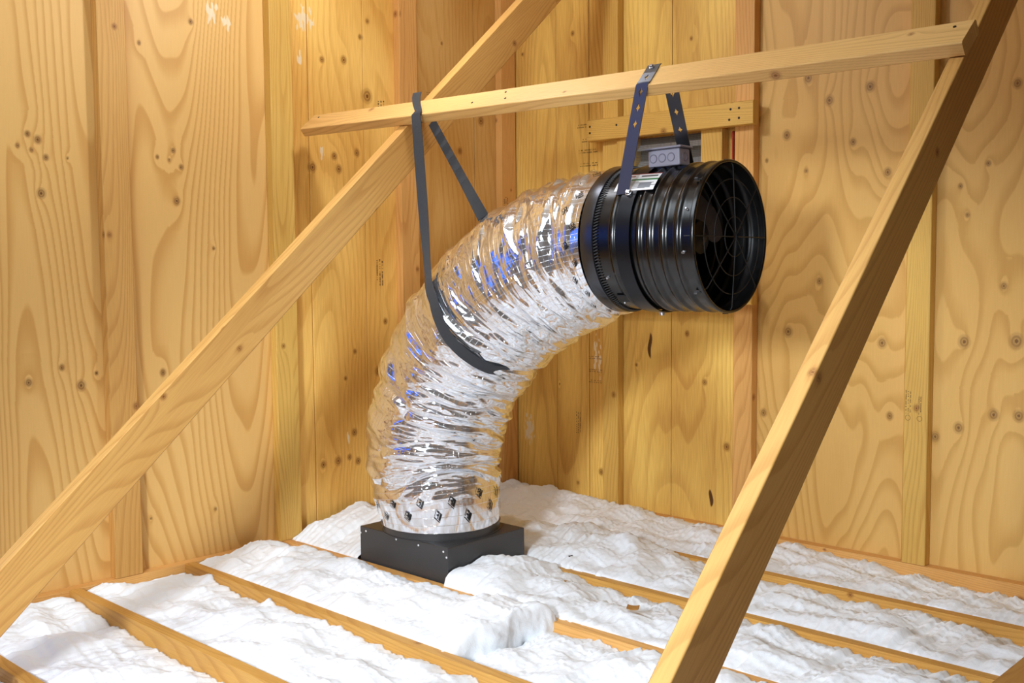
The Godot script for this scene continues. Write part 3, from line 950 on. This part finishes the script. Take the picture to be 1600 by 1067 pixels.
# Crumpled sheet: random heights at the corners of a lattice, flat triangles between; b wraps after n cells.
func facet(a: float, b: float, n: int) -> float:
	var i := int(floorf(a))
	var j := int(floorf(b))
	var u := a - i
	var v := b - j
	var h00 := hashed(i, posmod(j, n))
	var h11 := hashed(i + 1, posmod(j + 1, n))
	if u > v:
		var h10 := hashed(i + 1, posmod(j, n))
		return h00 + (h10 - h00) * u + (h11 - h10) * v
	var h01 := hashed(i, posmod(j + 1, n))
	return h00 + (h11 - h01) * u + (h01 - h00) * v


func hashed(i: int, j: int) -> float:
	var k := (i * 73856093) ^ (j * 19349663) ^ 0x5bd1e995
	k = (k ^ (k >> 13)) * 1274126177 & 0x7fffffff
	return float((k ^ (k >> 16)) & 0xffff) / 32768.0 - 1.0


func build_duct() -> void:
	var t := base("foil_duct", Vector3(0.649, 0.13, 1.042))
	tag(t, "crumpled silver foil duct bending from the black box up to the fan", "duct")
	var ns := 560
	var np := 400
	var n1 := noise(301)
	var n2 := noise(302)
	var n3 := noise(303)
	var n4 := noise(304)
	n4.noise_type = FastNoiseLite.TYPE_CELLULAR
	n4.cellular_return_type = FastNoiseLite.RETURN_DISTANCE2_SUB
	var P := PackedVector3Array()
	var U := PackedVector2Array()
	P.resize((ns + 1) * (np + 1))
	U.resize(P.size())
	var len := 1.28
	var at := 0
	for i in ns + 1:
		var s := float(i) / ns
		var c := duct_at(s)
		var d := duct_at(minf(s + 0.004, 1.0)) - duct_at(maxf(s - 0.004, 0.0))
		var tg := Vector3(d.x, d.y, 0).normalized()
		if s < 0.05: tg = tg.lerp(Vector3.UP, 1.0 - s / 0.05).normalized()
		if s > 0.95: tg = tg.lerp(Vector3.RIGHT, (s - 0.95) / 0.05).normalized()
		var nn := Vector3(-tg.y, tg.x, 0)
		var ends := smoothstep(0.035, 0.10, s) * smoothstep(0.985, 0.935, s)
		for j in np + 1:
			var phi := TAU * j / np
			var cz := cos(phi)
			var sn := sin(phi)
			var inside := clampf(-sn, 0.0, 1.0)           # 1 along the inside of the bend
			var u := s * len
			var us := u + 0.05 * sin(phi - 0.6) + 0.012 * sin(3.0 * phi + 2.0)   # folds wind obliquely round the duct
			var q := Vector3(cz * 0.21, sn * 0.21, 0)
			var w1 := n1.get_noise_3d(q.x * 5.0, q.y * 5.0, us * 13.0)
			var rib := us / 0.058 + 0.55 * w1 + phi / TAU
			var r := absf(rib - floorf(rib) - 0.5) * 2.0  # 0 in the valley, 1 on the wire
			var dis := 0.0040 * (pow(r, 0.8) - 0.5) * (0.75 + 0.5 * inside)
			var cr := absf(n2.get_noise_3d(q.x * 5.5, q.y * 5.5, us * 27.0 + 0.7 * w1))
			dis += 0.0022 * (0.28 - cr) * (0.9 + 0.5 * inside)
			var cr2 := absf(n3.get_noise_3d(q.x * 13.0 + us * 9.0, q.y * 13.0, us * 52.0))
			dis += 0.0009 * (0.28 - cr2)
			var wa := n3.get_noise_3d(q.x * 7.0, q.y * 7.0, us * 16.0)
			dis += 0.0105 * facet(us / 0.030 + 0.7 * w1, phi / TAU * 12.0 + 0.7 * wa + us * 8.0, 12)
			dis += 0.0017 * facet(us / 0.014 + 0.6 * wa, phi / TAU * 31.0 + 0.9 * w1 - us * 21.0, 31)
			dis *= ends
			P[at] = Vector3(c.x, c.y, 1.047) + (Vector3(0, 0, cz) + nn * sn) * (c.z + dis) - t.position
			U[at] = Vector2(phi * 0.21, u)
			at += 1
	var N := PackedVector3Array()
	var I := PackedInt32Array()
	N.resize(P.size())
	I.resize(ns * np * 6)
	var w := 0
	for i in ns + 1:
		for j in np + 1:
			var k := i * (np + 1) + j
			var jl := j - 1 if j > 0 else np - 1
			var jr := j + 1 if j < np else 1
			var da := P[i * (np + 1) + jr] - P[i * (np + 1) + jl]
			var db := P[mini(i + 1, ns) * (np + 1) + j] - P[maxi(i - 1, 0) * (np + 1) + j]
			N[k] = db.cross(da).normalized()
			if i < ns and j < np:
				I[w] = k; I[w + 1] = k + 1; I[w + 2] = k + np + 1
				I[w + 3] = k + 1; I[w + 4] = k + np + 2; I[w + 5] = k + np + 1
				w += 6
	# normals must look outwards
	var c0 := duct_at(0.5)
	var probe := N[(ns / 2) * (np + 1)]
	if probe.z < 0.0:
		for k in N.size(): N[k] = -N[k]
	var ar := []
	ar.resize(Mesh.ARRAY_MAX)
	ar[Mesh.ARRAY_VERTEX] = P
	ar[Mesh.ARRAY_NORMAL] = N
	ar[Mesh.ARRAY_TEX_UV] = U
	ar[Mesh.ARRAY_INDEX] = I
	var me := ArrayMesh.new()
	me.add_surface_from_arrays(Mesh.PRIMITIVE_TRIANGLES, ar)
	obj("foil_sleeve", me, mats.foil, t)
	# printed marks near both ends
	for e in [[0.028, 1], [0.05, 2.7], [0.958, 3], [0.982, 4.6]]:
		for k in 13:
			var phi: float = TAU * (k + 0.3 * e[1]) / 13.0
			tape_mark(t, e[0] + 0.004 * sin(k * 2.3), phi, 0.6 if e[0] < 0.5 else -0.5)


# A small black printed mark, a slanted block with two bars beside it, lying on the foil.
func tape_mark(t: Node3D, s: float, phi: float, turn: float) -> void:
	var st := new_st()
	var sh := [[-0.011, -0.009, -0.004, 0.009], [-0.002, -0.009, 0.001, 0.009], [0.001, 0.005, 0.008, 0.009], [0.001, -0.003, 0.006, 0.001], [0.010, -0.009, 0.012, 0.009], [-0.011, -0.013, 0.012, -0.011]]
	for q in sh:
		var p := []
		var nr := Vector3.ZERO
		for cxy in [[q[0], q[1]], [q[2], q[1]], [q[2], q[3]], [q[0], q[3]]]:
			var a: float = cxy[0] * cos(turn) - cxy[1] * sin(turn)
			var b: float = cxy[0] * sin(turn) + cxy[1] * cos(turn)
			var r := duct_surface(s + 0.85 * b / 1.28, phi + 0.85 * a / 0.2, 0.003)
			p.append(r[0] - t.position)
			nr = r[1]
		fquad(st, p[0], p[1], p[2], p[3], nr)
	obj("printed_mark", st.commit(), mats.black_inside, t)


# ==================================================================== fan
func build_fan() -> void:
	var at := Vector3(1.6, FAN_Y, FAN_Z)
	var t := base("duct_fan", Vector3(1.5996, FAN_Y, 1.0385))
	t.rotation.y = deg_to_rad(3.8)
	tag(t, "round black duct fan hung from the beam at the upper end of the foil duct", "fan")
	var X := func(x: float) -> float: return x - 1.6
	var prof := []
	var ribs := [1.522, 1.604, 1.637, 1.676, 1.718]
	var x := 1.445
	while x < 1.752:
		var r := 0.1945
		for c in ribs:
			var d := absf(x - c)
			if d < 0.013: r += 0.0055 * (0.5 + 0.5 * cos(PI * d / 0.013))
		prof.append(Vector2(X.call(x), r))
		x += 0.002
	prof.append_array([Vector2(X.call(1.752), 0.1945), Vector2(X.call(1.754), 0.2), Vector2(X.call(1.764), 0.201), Vector2(X.call(1.768), 0.1985), Vector2(X.call(1.768), 0.195), Vector2(X.call(1.764), 0.1925)])
	obj("housing", lathe(prof, 144, 0.5), mats.black_gloss, t)
	# inside wall with its own ribs, and the inlet ring further in
	var ins := []
	x = 1.766
	while x > 1.46:
		var r := 0.1915
		for c in [1.72, 1.67, 1.63]:
			var d := absf(x - c)
			if d < 0.012: r -= 0.005 * (0.5 + 0.5 * cos(PI * d / 0.012))
		ins.append(Vector2(X.call(x), r))
		x -= 0.003
	ins.append(Vector2(X.call(1.47), 0.02))
	obj("inner_liner", lathe(ins, 96, 0.5), mats.black_inside, t)
	obj("inlet_ring", lathe([Vector2(X.call(1.60), 0.19), Vector2(X.call(1.60), 0.165), Vector2(X.call(1.63), 0.158), Vector2(X.call(1.635), 0.162), Vector2(X.call(1.61), 0.172), Vector2(X.call(1.61), 0.19)], 96, 0.5), mats.black_inside, t)
	# band that clamps the duct, with its worm-drive slots
	obj("clamp_collar", lathe([Vector2(X.call(1.424), 0.196), Vector2(X.call(1.424), 0.203), Vector2(X.call(1.427), 0.2045), Vector2(X.call(1.462), 0.2035), Vector2(X.call(1.464), 0.197)], 144, 0.5), plain("satin_black", Color(0.30, 0.31, 0.33), 0.27, 0.9), t)
	var st := new_st()
	for k in 150:
		var a := TAU * k / 150.0
		var o := Vector3(0, sin(a), cos(a))
		var tg := Vector3(0, cos(a), -sin(a))
		var c := Vector3(X.call(1.47), 0, 0) + o * 0.198
		tube_into(st, [c - tg * 0.0022 - Vector3(0.006, 0, 0), c + tg * 0.0022 + Vector3(0.006, 0, 0)], 0.0016, 5)
	tag(obj("clamp_teeth", st.commit(), mats.black_steel, t), "", "", "", "stuff")
	# hanging band round the body
	obj("hanger_band", lathe([Vector2(X.call(1.536), 0.2), Vector2(X.call(1.536), 0.2025), Vector2(X.call(1.579), 0.2025), Vector2(X.call(1.579), 0.2)], 144, 0.9), plain("band_black", Color(0.15, 0.155, 0.17), 0.3, 0.8), t)
	for a in [deg_to_rad(35), deg_to_rad(145), deg_to_rad(270)]:
		bolt(t, Vector3(X.call(1.556), sin(a) * 0.2055, cos(a) * 0.2055), Vector3(0, sin(a), cos(a)), 0.0075)
	# rating label on the shoulder
	var ls := new_st()
	var rows := 10
	for k in rows:
		var a0 := deg_to_rad(lerpf(37.0, 56.0, float(k) / rows))
		var a1 := deg_to_rad(lerpf(37.0, 56.0, float(k + 1) / rows))
		var o0 := Vector3(0, sin(a0), cos(a0))
		var o1 := Vector3(0, sin(a1), cos(a1))
		var xl: float = X.call(1.506)
		var xr: float = X.call(1.627)
		quad(ls, Vector3(xl, 0, 0) + o0 * 0.2032, Vector3(xr, 0, 0) + o0 * 0.2032, Vector3(xr, 0, 0) + o1 * 0.2032, Vector3(xl, 0, 0) + o1 * 0.2032, o0, o0, o1, o1,
			Vector2(0, 1.0 - float(k) / rows), Vector2(1, 1.0 - float(k) / rows), Vector2(1, 1.0 - float(k + 1) / rows), Vector2(0, 1.0 - float(k + 1) / rows))
	var im := Image.create(192, 128, false, Image.FORMAT_RGB8)
	im.fill(Color(0.86, 0.86, 0.86))
	im.fill_rect(Rect2i(0, 0, 192, 6), Color(0.55, 0.1, 0.08))
	im.fill_rect(Rect2i(60, 46, 132, 12), Color(0.12, 0.42, 0.22))
	im.fill_rect(Rect2i(100, 18, 80, 12), Color(0.25, 0.25, 0.27))
	im.fill_rect(Rect2i(10, 18, 60, 9), Color(0.5, 0.12, 0.1))
	for k in 6: im.fill_rect(Rect2i(12 + (k % 2) * 40, 66 + k * 9, 90 + (k * 37) % 60, 4), Color(0.3, 0.3, 0.32))
	im.fill_rect(Rect2i(110, 78, 60, 34), Color(0.45, 0.46, 0.48))
	var lm := plain("label_print", Color.WHITE, 0.4)
	lm.albedo_texture = ImageTexture.create_from_image(im)
	tag(obj("rating_label", ls.commit(), lm, t), "small printed label")
	# junction box on top
	var jb := obj("junction_box", rounded_box(Vector3(0.098, 0.046, 0.055), 0.004), mats.grey_plastic, t, Transform3D(Basis(Vector3.BACK, 0.03), Vector3(1.606, 1.277, 1.1) - at))
	obj("lid", rounded_box(Vector3(0.112, 0.006, 0.067), 0.0025), mats.grey_plastic, jb, Transform3D(Basis(), Vector3(0, 0.026, 0)))
	for k in 3:
		obj("knockout", lathe([Vector2(-0.001, 0.0), Vector2(-0.001, 0.0088), Vector2(0.0006, 0.0092), Vector2(0.0012, 0.011), Vector2(0.0, 0.012)], 28), mats.grey_plastic_dark, jb, Transform3D(Basis(Vector3.UP, -PI / 2.0), Vector3(-0.031 + k * 0.027, 0.0, 0.0275)))
	obj("knockout", lathe([Vector2(-0.001, 0.0), Vector2(-0.001, 0.0088), Vector2(0.0006, 0.0092), Vector2(0.0012, 0.011), Vector2(0.0, 0.012)], 28), mats.grey_plastic_dark, jb, Transform3D(Basis(), Vector3(0.049, 0.0, 0.0)))
	slab("bracket", Vector3(1.54, 1.246, 1.06) - at, Vector3(1.68, 1.2545, 1.12) - at, mats.black_gloss, t)
	# wire guard over the mouth
	var wg := new_st()
	for r in [0.052, 0.102, 0.15]:
		var ring := []
		for k in 64: ring.append(Vector3(X.call(1.766 + 0.012 * (1.0 - r / 0.2)), sin(TAU * k / 64) * r, cos(TAU * k / 64) * r))
		tube_into(wg, ring, 0.0014, 6, true)
	for k in 8:
		var a := TAU * k / 8.0 + 0.0
		tube_into(wg, [Vector3(X.call(1.778), sin(a) * 0.012, cos(a) * 0.012), Vector3(X.call(1.774), sin(a) * 0.09, cos(a) * 0.09), Vector3(X.call(1.769), sin(a) * 0.185, cos(a) * 0.185), Vector3(X.call(1.757), sin(a) * 0.2015, cos(a) * 0.2015), Vector3(X.call(1.742), sin(a) * 0.2015, cos(a) * 0.2015)], 0.0016, 6)
	for q in [[1.5, 300.0], [1.49, -32.0], [1.74, 20.0], [1.735, -12.0]]:
		var a := deg_to_rad(q[1])
		bolt(t, Vector3(X.call(q[0]), sin(a) * 0.197, cos(a) * 0.197), Vector3(0, sin(a), cos(a)), 0.003)
	var pa := deg_to_rad(-55.0)
	obj("slot_plate", rounded_box(Vector3(0.034, 0.004, 0.03), 0.001), mats.guard_black, t, Transform3D(Basis(Vector3.RIGHT, PI / 2.0 - pa), Vector3(X.call(1.505), sin(pa) * 0.1975, cos(pa) * 0.1975)))
	obj("wire_guard", wg.commit(), mats.guard_black, t)
	for k in 4:
		var a := TAU * k / 4.0 + PI / 4.0
		obj("guard_clip", rounded_box(Vector3(0.012, 0.007, 0.012), 0.003), mats.black_steel, t, Transform3D(Basis(Vector3.RIGHT, -a), Vector3(X.call(1.744), sin(a) * 0.2025, cos(a) * 0.2025)))
	# motor and blades
	obj("motor", lathe([Vector2(X.call(1.55), 0.05), Vector2(X.call(1.66), 0.05), Vector2(X.call(1.675), 0.044), Vector2(X.call(1.68), 0.02), Vector2(X.call(1.69), 0.012), Vector2(X.call(1.69), 0.0)], 48, 0.6), mats.black_inside, t)
	for k in 3:
		var bs := new_st()
		var n := 10
		for i in n:
			for j in 6:
				var pt := func(ii: int, jj: int) -> Vector3:
					var r := lerpf(0.045, 0.165, float(ii) / n)
					var wd := lerpf(0.35, 0.62, sin(PI * 0.85 * ii / n))
					var a := TAU * k / 3.0 - PI * 0.5 + wd * (float(jj) / 6.0 - 0.5) * 2.0
					return Vector3(X.call(1.60) + 0.05 * (float(jj) / 6.0) + 0.012 * sin(PI * jj / 6.0), sin(a) * r, cos(a) * r)
				var a: Vector3 = pt.call(i, j)
				var b: Vector3 = pt.call(i + 1, j)
				var c: Vector3 = pt.call(i + 1, j + 1)
				var d: Vector3 = pt.call(i, j + 1)
				var nn := (b - a).cross(d - a).normalized()
				if nn.x < 0: nn = -nn
				var o := nn * 0.001
				fquad(bs, a + o, b + o, c + o, d + o, nn)
				fquad(bs, a - o, b - o, c - o, d - o, -nn)
		obj("fan_blade", bs.commit(), mats.blade_grey, t)


func bolt(parent: Node3D, p: Vector3, n: Vector3, r: float) -> void:
	var bs := along(n, Vector3(0.2, 0.5, 0.84))
	var b := obj("bolt", lathe([Vector2(-0.004, r * 1.25), Vector2(0.0, r * 1.25), Vector2(0.0005, r)], 24, 0.9), mats.zinc, parent, Transform3D(bs, p))
	obj("bolt_head", lathe([Vector2(0.0, r), Vector2(0.0045, r), Vector2(0.006, r * 0.8), Vector2(0.0062, 0.0)], 6, 0.99), mats.zinc, b)


# ==================================================================== straps
func build_straps() -> void:
	# near metal hanger: from the top of the beam over its edge down to the fan band
	var nb := Vector3(0, 0.7584, 0.6518)
	var wv := Vector3(0, 0.6518, -0.7584)
	var ridge := Vector3(1.636, 1.4535, 1.2355)
	var pts := []
	var nr := []
	var top := ridge + wv * 0.082 + Vector3(-0.012, 0, 0) + nb * 0.003
	pts = [top + wv * 0.004 - nb * 0.002, top, ridge + wv * 0.045 + nb * 0.003 + Vector3(-0.006, 0, 0), ridge + wv * 0.002 + nb * 0.003]
	nr = [(nb + wv).normalized(), nb, nb, Vector3(0, 0.3, 0.95).normalized()]
	var end := Vector3(1.548, FAN_Y + sin(deg_to_rad(34)) * 0.2045, FAN_Z - 0.009 + cos(deg_to_rad(34)) * 0.2045)
	var a: Vector3 = ridge - wv * 0.004 + nb * 0.002 + Vector3(0, 0, 0.003)
	var down := (end - a)
	var dn := Vector3(0, -down.z, down.y).normalized()
	if dn.z < 0: dn = -dn
	var segs := 7
	for k in segs + 1:
		pts.append(a + down * (float(k) / segs))
		nr.append(dn)
	var hs := base("hanger_strap", a)
	tag(hs, "bluish steel hanger strap with diamond holes from the beam's front to the fan's near side", "strap")
	var loc := []
	for p: Vector3 in pts: loc.append(p - a)
	var sides := []
	for k in pts.size(): sides.append(Vector3(1, 0, 0) if k < 4 else Vector3(0.985, 0.1, 0.0).normalized())
	obj("band", ribbon(loc, nr, 0.04, 0.0022, [2, 4, 5, 6], sides), mats.strap_steel, hs)
	bolt(hs, top + wv * -0.012 + nb * 0.003 - a, nb, 0.0055)
	# far hanger: from the back of the beam to the far side of the fan
	var f0 := Vector3(1.672, 1.455, 1.172)
	var f1 := Vector3(1.545, FAN_Y + sin(deg_to_rad(150)) * 0.206, FAN_Z - 0.009 + cos(deg_to_rad(150)) * 0.206)
	var hf := base("hanger_strap", f0)
	tag(hf, "dark steel hanger strap behind the grey junction box, from beam to the fan's far side", "strap")
	var lp := []
	var ln := []
	var fn := Vector3(0, -(f1 - f0).z, (f1 - f0).y).normalized()
	if fn.z < 0: fn = -fn
	for k in 8:
		lp.append((f1 - f0) * (k / 7.0))
		ln.append(fn)
	var s2 := []
	for k in 8: s2.append(Vector3(0.97, 0.15, -0.1).normalized())
	obj("band", ribbon(lp, ln, 0.038, 0.0022, [0, 1, 2], s2), mats.strap_steel, hf)
	# black webbing strap round the duct
	var keys := [[0.541, 35.0], [0.546, 10.0], [0.534, -7.0], [0.526, -20.0], [0.524, -33.0], [0.524, -45.0], [0.524, -58.0], [0.534, -74.0], [0.561, -118.0], [0.589, -163.0], [0.617, -207.0], [0.644, -252.0], [0.672, -296.0]]
	var wp := [Vector3(0.640, 1.558, 1.117), Vector3(0.667, 1.537, 1.145), Vector3(0.70, 1.512, 1.174), Vector3(0.757, 1.478, 1.217), Vector3(0.768, 1.464, 1.237)]
	var wn := [nb, nb, nb, nb, Vector3(0.1, 0.3, 0.95).normalized()]
	var ws := [Vector3(1, 0, 0), Vector3(1, 0, 0), Vector3(0.95, 0, 0.1), Vector3(0.9, 0, 0.2).normalized(), Vector3(0.9, 0.05, -0.1).normalized()]
	var first := duct_surface(0.541, deg_to_rad(35), 0.013)
	for k in range(1, 10):
		var f := k / 10.0
		wp.append(Vector3(0.769, 1.462, 1.2375).lerp(first[0], f))
		wn.append(Vector3(0.1, 0.15, 0.95).lerp(first[1], smoothstep(0.6, 1.0, f)).normalized())
		ws.append(Vector3(0.93, 0.06, -0.1).lerp(Vector3(0.8, 0.2, 0.25), smoothstep(0.5, 1.0, f)).normalized())
	for k in keys.size() - 1:
		var offs := [0.013, 0.013, 0.013, 0.013, 0.013, 0.012, 0.008, -0.002, -0.012, -0.012, -0.01, 0.0, 0.006]
		var m := 3 if k < 7 else 8
		for q in m:
			var f := float(q) / m
			var r := duct_surface(lerpf(keys[k][0], keys[k + 1][0], f), deg_to_rad(lerpf(keys[k][1], keys[k + 1][1], f)), lerpf(offs[k], offs[k + 1], f))
			wp.append(r[0])
			wn.append(r[1])
			ws.append(null)
	var last := duct_surface(0.672, deg_to_rad(-296), 0.006)
	for k in 9:
		var f := k / 8.0
		wp.append((last[0] as Vector3).lerp(Vector3(0.805, 1.44, 1.205), f))
		wn.append((last[1] as Vector3).lerp(Vector3(-0.35, 0.3, 0.9), smoothstep(0.0, 0.6, f)).normalized())
		ws.append(null)
	for k in ws.size():
		if ws[k] == null:
			var tg: Vector3 = (wp[mini(k + 1, wp.size() - 1)] - wp[k - 1]).normalized()
			ws[k] = wn[k].cross(tg).normalized()
	# keep neighbouring sides pointing the same way
	for k in range(1, ws.size()):
		if (ws[k] as Vector3).dot(ws[k - 1]) < 0: ws[k] = -ws[k]
	for k in range(1, ws.size()): ws[k] = ((ws[k - 1] as Vector3) * 0.35 + (ws[k] as Vector3) * 0.65).normalized()
	var b0 := Vector3(0.72, 1.46, 1.23)
	var bl := []
	for p: Vector3 in wp: bl.append(p - b0)
	var sb := base("webbing_strap", b0)
	tag(sb, "grey and black webbing strap looped from the beam round the middle of the foil duct", "strap")
	obj("webbing", ribbon(bl, wn, 0.04, 0.0018, [], ws), mats.webbing, sb)


# ==================================================================== small things
# A faded ink grade mark: rows of small strokes and a ring, too worn to read; right and up span it.
func grade_stamp(parent: Node, at: Vector3, right: Vector3, up: Vector3, w: float, h: float, rows: int, ring := true) -> void:
	var st := new_st()
	var n := right.cross(up).normalized()
	var o := n * 0.0004
	for r in rows:
		var y := h * (r + 0.2) / rows
		var hh := h * 0.5 / rows
		var x := 0.0
		while x < w:
			var ww := rng.randf_range(0.0012, 0.0035)
			if rng.randf() < 0.72:
				var a := at + right * x + up * y + o
				fquad(st, a, a + right * ww, a + right * ww + up * hh * rng.randf_range(0.5, 1.0), a + up * hh, n)
			x += ww + 0.0016
	if ring:
		for k in 20:
			var a0 := TAU * k / 20.0
			var a1 := TAU * (k + 1) / 20.0
			var c := at + right * (-0.014) + up * h * 0.5 + o
			var d0 := right * cos(a0) + up * sin(a0)
			var d1 := right * cos(a1) + up * sin(a1)
			fquad(st, c + d0 * 0.009, c + d1 * 0.009, c + d1 * 0.0078, c + d0 * 0.0078, n)
	obj("grade_stamp", st.commit(), mats.ink, parent)


func chip(called: String, label: String, category: String, at: Vector3, l: float, w: float, mat: Material, turn: float, tilt: float) -> void:
	# a thin curled flake
	var pts := []
	var nr := []
	for k in 7:
		var a := (k / 6.0 - 0.5) * 1.2
		pts.append(Vector3(sin(a) * l / 1.13, (1.0 - cos(a)) * l * 0.5, 0.0))
		nr.append(Vector3(-sin(a), cos(a), 0.0))
	var o := obj(called, ribbon(pts, nr, w, 0.0016), mat, null, Transform3D(Basis.from_euler(Vector3(tilt, turn, 0.0)), at))
	tag(o, label, category)


func build_small() -> void:
	var wb := get_node("wall_back")
	var wl := get_node("wall_left")
	grade_stamp(wb, Vector3(1.838, 0.50, 0.0402), Vector3.UP, Vector3.LEFT, 0.075, 0.022, 3)
	grade_stamp(wb, Vector3(1.872, 0.50, 0.0402), Vector3.UP, Vector3.LEFT, 0.06, 0.012, 2)
	for q in [[0.40, 1.35, 0.09], [0.40, 1.40, 0.09], [0.39, 1.455, 0.1], [0.41, 1.50, 0.08], [0.385, 1.56, 0.11]]:
		grade_stamp(wb, Vector3(q[0], q[1], 0.0016), Vector3.RIGHT, Vector3.UP, q[2], 0.02, 2, q[1] < 1.37)
	for q in [[0.42, 0.50], [0.42, 0.545], [0.42, 0.60]]: grade_stamp(wb, Vector3(q[0], q[1], 0.0004), Vector3.RIGHT, Vector3.UP, 0.09, 0.016, 2, false)
	grade_stamp(wb, Vector3(0.40, 0.28, 0.0016), Vector3.UP, Vector3.LEFT, 0.09, 0.03, 3, false)
	grade_stamp(wl, Vector3(0.001, 0.92, 0.74), Vector3.UP, Vector3.BACK, 0.1, 0.04, 3, false)
	grade_stamp(wl, Vector3(0.001, 1.55, 0.72), Vector3.UP, Vector3.BACK, 0.09, 0.04, 3, false)
	grade_stamp(wl, Vector3(0.001, 1.55, 0.50), Vector3.FORWARD, Vector3.UP, 0.06, 0.015, 2, false)
	grade_stamp(wl, Vector3(0.001, 1.62, 0.50), Vector3.FORWARD, Vector3.UP, 0.06, 0.015, 2, false)
	grade_stamp(wl, Vector3(0.001, 1.69, 0.50), Vector3.FORWARD, Vector3.UP, 0.05, 0.015, 2, false)
	grade_stamp(wl, Vector3(0.0384, 1.22, 0.06), Vector3.UP, Vector3.BACK, 0.07, 0.03, 3, false)
	chip("leaf", "small curled brown dry leaf on the white insulation right of the cut batt", "leaf", Vector3(1.50, 0.034, 1.10), 0.034, 0.026, mats.lumber_brown, 0.5, 0.15)
	chip("wood_chip", "tiny dark chip on the white insulation behind the joist right of the black box", "chip", Vector3(1.01, 0.024, 0.79), 0.016, 0.012, mats.black_gap, 1.3, 0.5)
	chip("wood_chip", "tiny brown crumb on the white insulation up from the dry leaf", "chip", Vector3(1.19, 0.032, 1.03), 0.008, 0.007, mats.lumber_brown, 0.2, 0.3)
	var o := rail("walk_board", null, Vector3(2.432, 0.012, 0.25), Vector3(2.57, 0.039, 2.6), mats.lumber_brown)
	tag(o, "wooden board lying across the joists at the lower right corner", "board")
